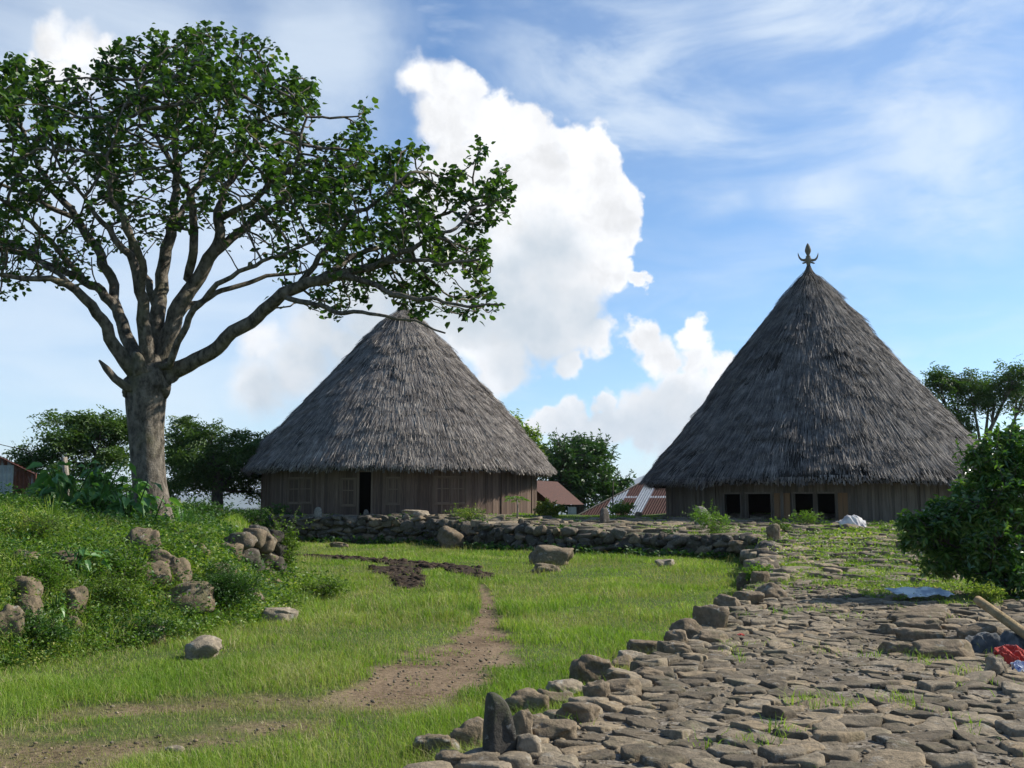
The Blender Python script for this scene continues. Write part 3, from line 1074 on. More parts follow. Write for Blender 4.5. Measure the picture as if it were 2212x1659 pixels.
px_rock('boulder', 'dark brown oval boulder lying in the grass below the wall', 'boulder', 971, 1187, 62, 44, 'brown_rock', 0.9, 12, 0.1, 'boulders lying on the lawn', 0.0, 0.15, (0, 0.45))
px_rock('boulder', 'largest grey domed boulder in the middle of the lawn', 'boulder', 1192, 1222, 98, 42, 'rock', 0.85, 31, 0.35, 'boulders lying on the lawn', 0.1, 0.2)
px_rock('boulder', 'low flat stone at the front foot of the largest boulder', 'boulder', 1180, 1238, 66, 20, 'rock', 0.7, 33, 0.5, 'boulders lying on the lawn')
px_rock('boulder', 'pale flat stone sunk in the lawn before the right wall', 'boulder', 1440, 1225, 46, 16, 'pale_rock', 0.9, 14, 0.3, 'boulders lying on the lawn')
px_rock('boulder', 'flat slab lying in the grass below the left wall', 'boulder', 730, 1183, 42, 12, 'rock', 0.9, 15, 0.5, 'boulders lying on the lawn')
px_rock('boulder', 'grey boulder with pale lichen in the lawn near the bank', 'boulder', 432, 1424, 78, 46, 'pale_rock', 0.8, 18, 0.2, 'boulders lying on the lawn')
px_rock('boulder', 'whitish block half hidden in grass at the bank foot', 'boulder', 600, 1344, 78, 28, 'pale_rock', 0.6, 19, 0.7, 'boulders lying on the lawn')
px_rock('boulder', 'small whitish stone in the grass by the bare track', 'boulder', 1225, 1506, 30, 10, 'pale_rock', 0.8, 20, 0.3, 'boulders lying on the lawn')
px_rock('boulder', 'tiny white stone alone in the near lawn', 'boulder', 984, 1626, 20, 9, 'pale_rock', 0.8, 22, 0.3, 'boulders lying on the lawn')
px_rock('boulder', 'greyish stone lying in the worn grass at the bottom left', 'boulder', 372, 1628, 42, 14, 'pale_rock', 0.8, 24, 0.3, 'boulders lying on the lawn')
# slabs on the terrace before the left hut
px_rock('lying_slab', 'raised flat slab lying on the terrace left of centre', 'stone slab', 897, 1118, 62, 16, 'pale_rock', 0.7, 51, 0.6, 'flat slabs lying on the terrace', 0.05)
px_rock('lying_slab', 'long low slab lying before the sunlit end of the left hut', 'stone slab', 1010, 1120, 84, 14, 'rock', 0.5, 52, 0.6, 'flat slabs lying on the terrace', 0.05)
px_rock('lying_slab', 'small low slab left of the raised flat slab', 'stone slab', 855, 1117, 30, 9, 'brown_rock', 0.7, 53, 0.5, 'flat slabs lying on the terrace', 0.05)
px_rock('lying_slab', 'dark flat slab in the grass near the right hut', 'stone slab', 1990, 1190, 92, 22, 'rock', 0.6, 54, 0.6, 'flat slabs lying on the terrace', 0.05)
px_rock('lying_slab', 'broad brown slab on top of the wall corner', 'stone slab', 1610, 1192, 66, 22, 'brown_rock', 0.8, 55, 0.5, 'flat slabs lying on the terrace', 0.05)
px_rock('lying_slab', 'pale lichen covered block below the broad brown slab', 'stone slab', 1625, 1210, 52, 28, 'pale_rock', 0.8, 56, 0.4, 'flat slabs lying on the terrace', 0.05)
px_rock('lying_slab', 'pointed slab leaning at the foot of the ramp', 'stone slab', 1660, 1240, 40, 22, 'rock', 0.6, 57, 0.5, 'flat slabs lying on the terrace', 0.5)

# rocks of the overgrown bank on the left
BANK_PX = [(300, 1200, 62, 60, 'dark brown rock at the top of the bank below the big tree'), (345, 1240, 70, 40, 'broad grey rock in the middle of the bank face'),
           (320, 1262, 64, 46, 'rounded pale rock under the broad grey rock'), (372, 1256, 52, 44, 'upright grey rock right of the rounded pale rock'),
           (400, 1322, 84, 48, 'slanting brown rock low in the bank'), (40, 1300, 60, 44, 'grey rock at the far left of the bank'),
           (50, 1345, 50, 56, 'tall brown rock low at the left of the bank'), (148, 1318, 50, 42, 'rock with pale spots left of the leafy vine'),
           (150, 1372, 36, 34, 'dark round rock near the foot of the bank'), (50, 1222, 48, 36, 'brown rock half covered at the upper left of the bank'),
           (130, 1225, 60, 34, 'shaded rock under an overhang of weeds'), (575, 1290, 54, 40, 'pinkish brown rock in weeds below the wall corner'),
           (540, 1308, 50, 34, 'flat dark rock low beside the bushy shrub'), (580, 1285, 56, 30, 'wide rock right under the stone corner'), (470, 1250, 60, 34, 'reddish flat rock left of the stone corner'),
           (420, 1205, 46, 36, 'light brown rock on the bank left of the stone corner'), (10, 1390, 44, 80, 'tall dark rock cut by the left edge of the picture'),
           (330, 1390, 34, 40, 'pale narrow rock poking out of weeds at the bank foot')]
for (u, vb, w, h, lab) in BANK_PX:
    px_rock('bank_rock', lab, 'rock', u, vb, w * 1.25, h * 0.95, 'bank_rock', 0.75, None, 0.42, 'rocks in the overgrown bank', random.uniform(-.5, .5), 0.40, (random.uniform(-.2, .2), random.uniform(-.2, .2)))


def build_wall(name, label, line, ztop_off, seed, size=0.42, jit=0.5):
    """dry stone retaining wall: courses of stones stacked along a line"""
    rng = np.random.default_rng(seed)
    mb = MB()
    line = np.array(line, float)
    seg = np.linalg.norm(np.diff(line, axis=0), axis=1)
    cum = np.concatenate([[0], np.cumsum(seg)])
    L = cum[-1]

    def at(s):
        s = np.clip(s, 0, L)
        return np.array([np.interp(s, cum, line[:, 0]), np.interp(s, cum, line[:, 1])])
    p0 = at(0)
    s = 0.0
    zrow = 0.0
    row = 0
    while True:
        s = rng.uniform(0, 0.3)
        hrow = rng.uniform(0.15, 0.30)
        done = True
        while s < L:
            w = rng.uniform(0.18, 0.70)
            c = at(s + w / 2)
            d = at(min(L, s + w)) - at(max(0, s))
            ang = math.atan2(d[1], d[0])
            nrm = np.array([d[1], -d[0]]) / (np.linalg.norm(d) + 1e-9)
            if nrm[1] > 0:
                nrm = -nrm
            front = c + nrm * 0.30
            zb = gz(*(c + nrm * 0.8))
            zt = terrace_z(*(c - nrm * 0.6)) + ztop_off + 0.06
            z = zb - 0.1 + zrow + hrow / 2
            if z - hrow * 0.4 < zt:
                done = False
                q = c + nrm * (0.10 + 0.10 * (1 - (z - zb) / max(0.3, zt - zb)) + rng.uniform(-.07, .07))
                zz = min(z, zt - hrow * 0.25) + rng.uniform(-.09, .09)
                add_rock(mb, (q[0], q[1], zz), (w * 1.06, rng.uniform(.34, .55), hrow * rng.uniform(0.8, 1.75)), int(rng.integers(0, 24)), ang + rng.uniform(-.35, .35), 0.5, 3, (rng.uniform(-.25, .25), rng.uniform(-.35, .35)))
            s += w * rng.uniform(0.9, 1.08)
        zrow += hrow
        row += 1
        if done or row > 9:
            break
    o = mb.build(name, M['dark_rock'] if 'dark' in label else M['rock'], smooth=True)
    tag(o, label, 'stone wall', 'dry stone walls')
    return o


build_wall('stone_wall', 'dry stone terrace wall below the left hut', WALLL[::-1], -0.13, 3)
build_wall('stone_wall', 'long dry stone terrace wall in front of the right hut', [(7.3, 31.4)] + WALLR[1:], -0.12, 4)
build_wall('stone_wall', 'tumbled overgrown wall stretch between the two terrace walls', [(-1.0, 37.0), (-2.0, 38.6), (-2.9, 40.2)], -0.15, 5)
build_wall('stone_wall', 'low stone side of the ramp up to the right hut', [(5.2, 21.5), (5.9, 23.6), (6.7, 26.4), (7.3, 29.0), (7.4, 31.4)], 0.0, 6)


def build_corner():
    """stacked stones at the open corner of the bank"""
    rng = np.random.default_rng(12)
    mb = MB()
    for (u, v, w, h) in [(520, 1170, 60, 34), (548, 1160, 44, 40), (560, 1178, 40, 38), (578, 1172, 34, 40), (530, 1196, 60, 30), (570, 1202, 50, 40), (600, 1190, 36, 40), (595, 1222, 44, 36),
                         (545, 1222, 46, 32), (500, 1188, 46, 36), (575, 1240, 50, 30), (612, 1250, 36, 34), (505, 1215, 40, 30), (540, 1250, 50, 36), (560, 1150, 40, 26), (590, 1158, 36, 26)]:
        p = P(u, v, 21.6 + rng.uniform(-.3, .3) + 0.012 * (u - 560))
        s = p[1] / F
        add_rock(mb, p, (w * s * 1.15, 0.5, h * s * 1.15), int(rng.integers(0, 24)), rng.uniform(-.3, .3), 0.4, 3, (rng.uniform(-.3, .3), rng.uniform(-.4, .4)))
    o = mb.build('stone_wall', M['wall_rock'], smooth=True)
    tag(o, 'broken stone corner of the overgrown bank in front of the left hut', 'stone wall', 'dry stone walls')


build_corner()


# clods of the dug soil, loose pebbles on the path
def scatter_stones(name, pts, sizes, mat, seed):
    rng = np.random.default_rng(seed)
    mb = MB()
    base = [rock_mesh(k, 0.3, 1) for k in range(8)]
    for (x, y), s in zip(pts, sizes):
        V, Fc = base[int(rng.integers(0, 8))]
        a = rng.uniform(0, 6.28)
        ca, sa = math.cos(a), math.sin(a)
        W = V * np.array([s, s * rng.uniform(.6, 1), s * rng.uniform(.4, .8)]) / 2
        W = np.column_stack([W[:, 0] * ca - W[:, 1] * sa, W[:, 0] * sa + W[:, 1] * ca, W[:, 2]])
        mb.add(W + np.array([x, y, gz(x, y) + s * 0.15]), Fc)
    o = mb.build(name, mat, smooth=True)
    tag(o, kind='stuff')
    return o


def build_scatter():
    rng = np.random.default_rng(8)
    m, t, b = material('soil_clod', 0.95, 0.1)
    t.put(b.inputs['Base Color'], t.mix(t.smooth(t.noise(t.pos(), 7, 5), .35, .7), (0.02, 0.014, 0.010), (0.075, 0.052, 0.036)))
    t.put(b.inputs['Normal'], t.bump(t.noise(t.pos(), 25, 5, .7), 0.8, 0.03))
    pts = []
    while len(pts) < 1100:
        x, y = rng.uniform(-8, 1), rng.uniform(19, 33)
        if dug(np.array([x]), np.array([y]))[0] > rng.uniform(0.25, 1) and float(sdf(np.array([x]), np.array([y]), TERR)[0]) < 0:
            pts.append((x, y))
    o = scatter_stones('soil_clods', pts, 0.07 + 0.22 * rng.random(len(pts)) ** 2.5, m, 1)
    tag(o, 'dark turned clods of earth in a strip across the far lawn', 'soil')
    pts = []
    while len(pts) < 900:
        x, y = rng.uniform(-5, 1.5, 400), 6 + 12 * rng.random(400) ** 1.3
        ok = worn(x, y) > rng.uniform(0.3, 1.0, 400)
        pts += list(zip(x[ok], y[ok]))
    o = scatter_stones('dirt_crumbs', pts, 0.008 + 0.04 * rng.random(len(pts)) ** 4, M['paving'], 5)
    tag(o, 'small stones and crumbs of earth on the worn dirt track', 'gravel')
    pts = []
    while len(pts) < 14000:
        y = 4.5 + 14 * rng.random() ** 1.5
        x = rng.uniform(-1.5, 9.5)
        if float(sdf(np.array([x]), np.array([y]), TERR)[0]) > 0.15 and vnoise(np.array([x * 1.3]), np.array([y * 1.3]), 61)[0] > rng.uniform(.1, .7):
            pts.append((x, y))
    o = scatter_stones('path_gravel', pts, 0.012 + 0.05 * rng.random(len(pts)) ** 3, M['paving'], 2)
    tag(o, 'loose chips of stone lying between the paving stones', 'gravel')


build_scatter()


# ------------------------------------------------------------------ leaves
def frames(n, rng, up=0.5):
    """random leaf axes: direction d and normal nrm, biased upward by up"""
    nrm = rng.normal(0, 1, (n, 3))
    nrm /= np.linalg.norm(nrm, axis=1, keepdims=True)
    nrm[:, 2] = np.abs(nrm[:, 2]) + up
    nrm /= np.linalg.norm(nrm, axis=1, keepdims=True)
    d = rng.normal(0, 1, (n, 3))
    d -= nrm * np.sum(d * nrm, 1, keepdims=True)
    d /= np.linalg.norm(d, axis=1, keepdims=True)
    return d, nrm


def leaves(mb, base, d, nrm, L, W, fold=0.25, shape='diamond', droop=0.0, mi=0):
    n = len(base)
    side = np.cross(nrm, d)
    L = np.broadcast_to(np.asarray(L, float), (n,))[:, None]
    W = np.broadcast_to(np.asarray(W, float), (n,))[:, None]
    dr = np.array([0, 0, -1.0]) * droop
    if shape == 'diamond':
        V = np.stack([base, base + d * L * 0.45 + side * W / 2 + nrm * W * fold, base + d * L + dr * L, base + d * L * 0.45 - side * W / 2 + nrm * W * fold], 1)
        o = np.arange(n)[:, None] * 4
        mb.add(V.reshape(-1, 3), np.concatenate([o + np.array([0, 1, 2]), o + np.array([0, 2, 3])]), mi=mi)
    else:      # broad heart shaped leaf: midrib of 3, two lobes a side
        m1 = base + d * L * 0.45
        tip = base + d * L + dr * L
        V = np.stack([base, m1, tip,
                      base + d * L * 0.08 + side * W * 0.36 + nrm * W * fold * .8, base + d * L * 0.50 + side * W * 0.48 + nrm * W * fold,
                      base + d * L * 0.08 - side * W * 0.36 + nrm * W * fold * .8, base + d * L * 0.50 - side * W * 0.48 + nrm * W * fold], 1)
        o = np.arange(n)[:, None] * 7
        mb.add(V.reshape(-1, 3), np.concatenate([o + np.array([0, 3, 4, 1]), o + np.array([0, 1, 6, 5])]), np.concatenate([o + np.array([1, 4, 2]), o + np.array([1, 2, 6])]), mi=mi)
    return mb


# ------------------------------------------------------------------ grass
def grass_patch(name, xy, hgt, wid, mat, rng, lean=0.45):
    n = len(xy)
    x, y = xy[:, 0], xy[:, 1]
    z = H(x, y) - 0.01
    a = rng.uniform(0, 2 * np.pi, n)
    side = np.stack([np.cos(a), np.sin(a), np.zeros(n)], -1) * (wid / 2)[:, None]
    ln = rng.normal(0, lean, (n, 2)) + np.array([-0.10, -0.05])
    b = np.stack([x, y, z], -1)
    mid = b + np.stack([ln[:, 0] * hgt * 0.28, ln[:, 1] * hgt * 0.28, hgt * 0.55], -1)
    tip = b + np.stack([ln[:, 0] * hgt * 0.95, ln[:, 1] * hgt * 0.95, hgt * (1 - 0.25 * np.minimum(1, np.linalg.norm(ln, axis=1)))], -1)
    V = np.stack([b - side, b + side, mid + side * 0.8, mid - side * 0.8, tip], 1).reshape(-1, 3)
    o = np.arange(n)[:, None] * 5
    mb = MB()
    mb.add(V, o + np.array([0, 1, 2, 3]), o + np.array([3, 2, 4]))
    ob = mb.build(name, mat)
    return ob


def build_grass():
    rng = np.random.default_rng(17)
    XY, HT, WD = [], [], []
    DX, DH, DW = [], [], []
    for (y0, y1, dens) in ((4.6, 8, 3200), (8, 12, 2300), (12, 17, 1150), (17, 24, 620), (24, 33, 330), (33, 43, 230)):
        xl, xr = -0.56 * y1 - 1.5, min(7.6, 0.56 * y1 + 1)
        xl = max(xl, -11)
        n = int((xr - xl) * (y1 - y0) * dens)
        x = rng.uniform(xl, xr, n)
        y = rng.uniform(y0, y1, n)
        dt = sdf(x, y, TERR)
        dm = sdf(x, y, MOUND)
        w = worn(x, y)
        g = dug(x, y)
        patch = fbm(x * 0.8, y * 0.8, 71)
        tuft = sst(0.60, 0.70, fbm(x * 3.2, y * 3.2, 73))
        k = (1 - 0.985 * w) * (1 - 0.93 * g)
        k = np.maximum(k, tuft * 0.55 * w)
        k = np.maximum(k, 1.0 * w * sst(10.4, 9.2, y) * (0.3 + patch))
        keep = (rng.random(n) < k * (0.55 + 0.6 * patch)) & (dt < -0.02) & (dm < 0.4)
        x, y, w, patch, dt, dm = x[keep], y[keep], w[keep], patch[keep], dt[keep], dm[keep]
        tall = 0.6 + 1.0 * sst(0.38, 0.68, patch)
        tall *= 1 + 0.9 * sst(14, 17, y) * sst(25, 20, y) * sst(-5.5, -3.0, x) * sst(2.0, -0.5, x)
        tall *= 1 + 0.5 * sst(-0.5, -0.1, dt) + 0.6 * sst(-1.2, 0.0, dm)
        h = rng.uniform(0.04, 0.12, len(x)) * tall * (1 - 0.62 * w)
        wd = np.maximum(0.0045, 0.00055 * y) * rng.uniform(0.7, 1.4, len(x))
        dry = rng.random(len(x)) < (0.10 + 0.75 * sst(0.02, 0.35, w) * sst(11.5, 9.5, y) + 0.22 * sst(0.62, 0.35, patch) + 0.22 * sst(0.48, 0.7, fbm(x * 0.5 + 7, y * 0.5, 79)))
        XY.append(np.column_stack([x, y])[~dry])
        HT.append(h[~dry])
        WD.append(wd[~dry])
        DX.append(np.column_stack([x, y])[dry])
        DH.append(h[dry])
        DW.append(wd[dry])
    o = grass_patch('lawn_grass', np.concatenate(XY), np.concatenate(HT), np.concatenate(WD), M['grass'], rng)
    tag(o, 'bright green uneven grass covering the lawn', 'grass', kind='stuff')
    o = grass_patch('dry_grass', np.concatenate(DX), np.concatenate(DH), np.concatenate(DW), M['dry_grass'], rng, 0.8)
    tag(o, 'yellowish dry grass thinning out around the worn track', 'grass', kind='stuff')
    # thin seeding stalks standing over the taller patches
    n = 34000
    y = 6 + 34 * rng.random(n) ** 1.3
    x = rng.uniform(-0.56, 0.3, n) * y
    ok = (sdf(x, y, TERR) < -0.1) & (sdf(x, y, MOUND) < 0.2) & (worn(x, y) < 0.3) & (dug(x, y) < 0.2) & (fbm(x * 0.5 + 7, y * 0.5, 79) > 0.47)
    x, y = x[ok], y[ok]
    o = grass_patch('seed_stalks', np.column_stack([x, y]), rng.uniform(0.12, 0.32, len(x)), np.maximum(0.0025, 0.00032 * y), M['dry_grass'], rng, 0.35)
    tag(o, 'pale thin seeding grass stalks over the taller lawn patches', 'grass', kind='stuff')
    # grass in the joints of the ramp and on the terraces
    XY, HT, WD = [], [], []
    for (x0, x1, y0, y1, dens, lo, hi) in ((-1, 10, 5, 10, 700, .63, .74), (1, 13, 10, 19, 520, .56, .72), (4.4, 16, 18.5, 27, 700, .49, .62), (6, 19, 27, 40, 380, .47, .60), (-3.5, 12, 34, 44, 320, .54, .68), (-12, -3, 41, 45, 160, .56, .7), (0, 7, 40, 50, 110, .46, .62)):
        n = int((x1 - x0) * (y1 - y0) * dens)
        x = rng.uniform(x0, x1, n)
        y = rng.uniform(y0, y1, n)
        g = 0.3 * fbm(x * 0.5, y * 0.5, 41) + 0.7 * fbm(x * 2.1, y * 1.5, 43)
        dt = sdf(x, y, TERR)
        g = g + 0.16 * sst(14.5, 16.5, y) * sst(4.8, 6.8, x) * sst(24, 18, y)
        keep = (rng.random(n) < sst(lo, hi, g)) & (dt > 0.0)
        x, y = x[keep], y[keep]
        XY.append(np.column_stack([x, y]))
        HT.append(rng.uniform(0.04, 0.15, len(x)))
        WD.append(np.maximum(0.006, 0.0006 * y) * rng.uniform(.7, 1.5, len(x)))
    o = grass_patch('terrace_grass', np.concatenate(XY), np.concatenate(HT), np.concatenate(WD), M['grass'], rng, 0.6)
    tag(o, 'grass growing between the stones of the ramp and terrace', 'grass', kind='stuff')


build_grass()


def weed_cover(name, label, region, n_plants, size, hgt, mat, seed, k=11, flower=False):
    rng = np.random.default_rng(seed)
    x, y = region(rng, n_plants)
    n = len(x)
    z = H(x, y)
    ph = rng.uniform(0.3, 1.0, n) ** 1.4 * hgt * (0.5 + fbm(x * 0.9, y * 0.9, 15))
    b = np.repeat(np.stack([x, y, z], -1), k, 0)
    r = np.repeat(ph, k)
    N = n * k
    off = rng.normal(0, 1, (N, 3)) * np.column_stack([r * 0.42, r * 0.42, r * 0.0])
    off[:, 2] = r * rng.random(N) ** 0.8
    d, nr = frames(N, rng, 0.7)
    L = rng.uniform(.6, 1.35, N) * size * np.clip(np.repeat(y, k) / 15, 0.8, 2.2)
    mb = MB()
    leaves(mb, b + off, d, nr, L, L * rng.uniform(.4, .75, N), 0.2)
    o = mb.build(name, mat)
    tag(o, label, 'weeds', kind='stuff')
    return o


def mound_region(lo, hi, ymax=34):
    def f(rng, n):
        X, Y = [], []
        c = 0
        while c < n:
            y = rng.uniform(9.5, ymax, n)
            x = rng.uniform(-19, -3, n)
            ok = (x > -0.56 * y - 1.5)
            x, y = x[ok], y[ok]
            dm = sdf(x, y, MOUND)
            pr = np.where(dm > hi, 0.55, 1.0) * np.clip(15 / y, 0.25, 1.2)
            ok = (dm > lo) & (rng.random(len(x)) < pr) & (fbm(x * 1.3, y * 1.3, 91) > 0.28)
            X.append(x[ok])
            Y.append(y[ok])
            c += ok.sum()
        return np.concatenate(X)[:n], np.concatenate(Y)[:n]
    return f


weed_cover('weeds', 'mixed green weeds covering the bank on the left', mound_region(-0.25, 3), 10500, 0.050, 0.27, M['weed'], 1, 12)
weed_cover('weeds', 'tall ragged weeds standing up from the left bank', mound_region(-0.2, 1.6), 1500, 0.06, 0.62, M['weed_dark'], 6, 22)
weed_cover('weeds', 'fresh yellow green weeds dotted over the left bank', mound_region(-0.3, 2.5, 26), 2200, 0.055, 0.36, M['fresh_leaf'], 7, 14)
weed_cover('weeds', 'darker low creepers in the hollows of the left bank', mound_region(-0.1, 2), 3000, 0.075, 0.26, M['weed_dark'], 2, 12)


def strip_region(line, half):
    line = np.array(line, float)

    def f(rng, n):
        k = rng.integers(0, len(line) - 1, n)
        t = rng.random(n)[:, None]
        p = line[k] * (1 - t) + line[k + 1] * t
        p = p + rng.normal(0, half, (n, 2))
        return p[:, 0], p[:, 1]
    return f


weed_cover('weeds', 'weeds growing along the foot of the terrace walls', strip_region([(7.2, 31.0), (5.0, 32.5), (1.5, 34.1), (-1.4, 36.6), (-3.0, 39.6), (-6.0, 41.1), (-9.6, 41.7)], 0.28), 520, 0.07, 0.30, M['weed_dark'], 3, 11)
weed_cover('weeds', 'leafy weeds spilling from the bank corner over the lawn', strip_region([(-5.0, 16.0), (-4.6, 18.0), (-4.4, 20.0), (-4.9, 22.5)], 0.42), 900, 0.06, 0.36, M['weed'], 4, 13)
weed_cover('weeds', 'weeds among the stones of the ramp and under the shrub', strip_region([(6.0, 19.5), (8.5, 17.5), (9.5, 21), (7.5, 24), (10.5, 27), (8.5, 30), (12, 33), (15, 36), (18, 37.5)], 1.2), 1500, 0.045, 0.20, M['weed'], 5, 11)


def mound_grass():
    rng = np.random.default_rng(23)
    f = mound_region(0.0, 1.0, 46)
    x, y = f(rng, 70000)
    o = grass_patch('bank_grass', np.column_stack([x, y]), rng.uniform(0.10, 0.42, len(x)) * (0.45 + fbm(x, y, 4)), np.maximum(0.006, 0.0006 * y) * rng.uniform(.8, 1.4, len(x)), M['grass'], rng, 0.6)
    tag(o, 'longer grass growing on top of the left bank', 'grass', kind='stuff')


mound_grass()

# ------------------------------------------------------------------ the two huts


def roof_profile(pts, s):
    return np.array([(hw * s, dz * s) for hw, dz in pts])


def build_hut(name, label, cx, cy, zbase, Rwall, prof, mat_thatch, plank, openings, seed, nstr=90000):
    """prof: (radius, z) from apex to eave (world z). openings: list of (a0, a1, z0, z1) wall gaps in radians (0 = facing the viewer) and heights above zbase"""
    rng = np.random.default_rng(seed)
    root = empty(name, (cx, cy, zbase))
    tag(root, label, 'hut', 'round thatched huts')
    prof = np.array(prof, float)
    prof = np.column_stack([prof[:, 0], prof[:, 1] - zbase])
    seg = np.linalg.norm(np.diff(prof, axis=0), axis=1)
    cum = np.concatenate([[0], np.cumsum(seg)])
    S = cum[-1]

    def surf(th, s, lift):
        s_ = np.clip(s, 0, S)
        r = np.interp(s_, cum, prof[:, 0])
        z = np.interp(s_, cum, prof[:, 1])
        e = 0.05
        dr = np.interp(np.minimum(s_ + e, S), cum, prof[:, 0]) - np.interp(np.maximum(s_ - e, 0), cum, prof[:, 0])
        dz = np.interp(np.minimum(s_ + e, S), cum, prof[:, 1]) - np.interp(np.maximum(s_ - e, 0), cum, prof[:, 1])
        L = np.hypot(dr, dz) + 1e-9
        nr, nz = -dz / L, dr / L
        tr, tz = dr / L, dz / L
        over = s - s_
        r = r + nr * lift + tr * over
        z = z + nz * lift + tz * over - 0.25 * np.abs(over)
        return np.stack([r * np.sin(th), -r * np.cos(th), z], -1)

    # uneven slow bulges of the whole roof
    def bulge(th, s):
        rr_ = np.interp(np.clip(s, 0, S), cum, prof[:, 0])
        return (0.20 * (fbm(th * 2.6 + 9, s * 0.6, seed, 3) - 0.5) + 0.16 * (fbm(th * 9, s * 1.5, seed + 31, 3) - 0.5)) * np.clip(rr_ / 2.5, 0.0, 1)
    # core of the roof: outer skin, eave lip, underside
    mb = MB()
    nth, ns = 140, 46
    th = np.linspace(0, 2 * np.pi, nth, endpoint=False)
    ss = np.linspace(0, S, ns)
    Sg, Tg = np.meshgrid(ss, th, indexing='ij')
    Vo = surf(Tg, Sg, bulge(Tg, Sg) - 0.05)
    Vi = surf(Tg, Sg, -0.38)
    V = np.concatenate([Vo, Vi[::-1]]).reshape(-1, 3)
    n2 = 2 * ns
    i, j = np.meshgrid(np.arange(n2 - 1), np.arange(nth), indexing='ij')
    k = (j + 1) % nth
    mb.add(V, np.stack([i * nth + j, i * nth + k, (i + 1) * nth + k, (i + 1) * nth + j], -1).reshape(-1, 4), mi=1)
    # thatch: bundles in courses, each ending in a ragged row
    ncourse = 21
    step = S / ncourse
    frac = np.sqrt(rng.random(nstr))          # area weighted down the cone
    s_mid = frac * S
    thh = rng.uniform(-np.pi, np.pi, nstr)
    front = np.abs(thh) < 2.0
    keep = front | (rng.random(nstr) < 0.55)
    s_mid, thh = s_mid[keep], thh[keep]
    n = len(thh)
    r = np.interp(s_mid, cum, prof[:, 0])
    crs = np.floor(s_mid / step + 3.6 * (fbm(thh * 4 + 5, s_mid * 0.25, seed + 3, 4) - 0.5))
    ragged = (fbm(thh * np.maximum(1.2, r) * 1.3, crs * 3.7, seed + 5, 3) - 0.5) * step * 2.6
    snap = rng.random(n) < 0.22 + 0.6 * sst(0.42, 0.62, fbm(thh * np.maximum(1.0, r) * 0.5, s_mid * 0.5, seed + 17, 3))
    s_end = np.where(snap, (crs + 1) * step + ragged + rng.normal(0, 0.07, n), s_mid + 0.4)
    s_end = np.minimum(s_end, S + 0.10 + 0.14 * fbm(thh * 14, thh * 0, seed, 3) + rng.normal(0, 0.05, n))
    Ln = rng.uniform(0.55, 1.25, n) * np.clip(r / 2.0, 0.45, 1)
    s_st = np.maximum(0.0, s_end - Ln)
    lift_c = 0.02 + 0.17 * sst(0.35, 0.75, fbm(thh * np.maximum(1, r) * 0.9, s_end * 1.1, seed + 7, 4)) * rng.random(n)
    lift_e = np.where(snap, lift_c + rng.uniform(0.0, 0.07, n), 0.02 + rng.uniform(0, .05, n))
    skew = rng.normal(0, 0.075, n) * Ln / np.maximum(r, 0.5) + 0.10 * (fbm(thh * 5, s_mid * .9, seed + 11, 3) - .5) * Ln / np.maximum(r, 0.5)
    w = rng.uniform(0.008, 0.026, n) * np.clip(r / 2.5, 0.45, 1)
    lift_e = lift_e * np.clip(r / 2.0, 0.12, 1)
    bl = bulge(thh, s_mid)
    rows = []
    for f, lf, ws in ((0.0, -0.03, 1.0), (0.55, 0.55, 0.95), (1.0, 1.0, 0.55)):
        t = thh + skew * f
        s = s_st + (s_end - s_st) * f
        l = bl + (lf * lift_e if f > 0 else -0.03)
        ra = np.maximum(np.interp(np.clip(s, 0, S), cum, prof[:, 0]), 0.08)
        tw = rng.normal(0, 0.35, n) * w
        rows.append(surf(t - w * ws / 2 / ra, s, l + tw * 0.5))
        rows.append(surf(t + w * ws / 2 / ra, s, l - tw * 0.5))
    V = np.stack(rows, 1).reshape(-1, 3)
    o = np.arange(n)[:, None] * 6
    mb.add(V, np.concatenate([o + np.array([0, 1, 3, 2]), o + np.array([2, 3, 5, 4])]))
    # hanging fringe of the eave
    nf = 5200
    t = rng.uniform(-np.pi, np.pi, nf)
    ln = rng.uniform(0.08, 0.32, nf) * (0.5 + fbm(t * 9, t * 0 + 2, seed + 13, 3))
    a = surf(t, np.full(nf, S - 0.06), rng.uniform(-0.30, 0.03, nf))
    wv = np.stack([np.cos(t), np.sin(t), 0 * t], -1) * (rng.uniform(0.015, 0.035, nf))[:, None]
    rad = np.stack([np.sin(t), -np.cos(t), 0 * t], -1)
    e = a + rad * (ln * rng.uniform(0.2, 0.75, nf))[:, None] + np.array([0, 0, -1.0]) * (ln * 0.85)[:, None]
    V = np.stack([a - wv, a + wv, e + wv * 0.5, e - wv * 0.5], 1).reshape(-1, 3)
    mb.add(V, np.arange(nf)[:, None] * 4 + np.array([0, 1, 2, 3]))
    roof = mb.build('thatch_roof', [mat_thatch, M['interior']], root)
    # plank wall: individual boards round the circle, cut by the openings
    wz = float(np.interp(Rwall, prof[:, 0], prof[:, 1])) - 0.30
    mb = MB()
    a = -math.pi
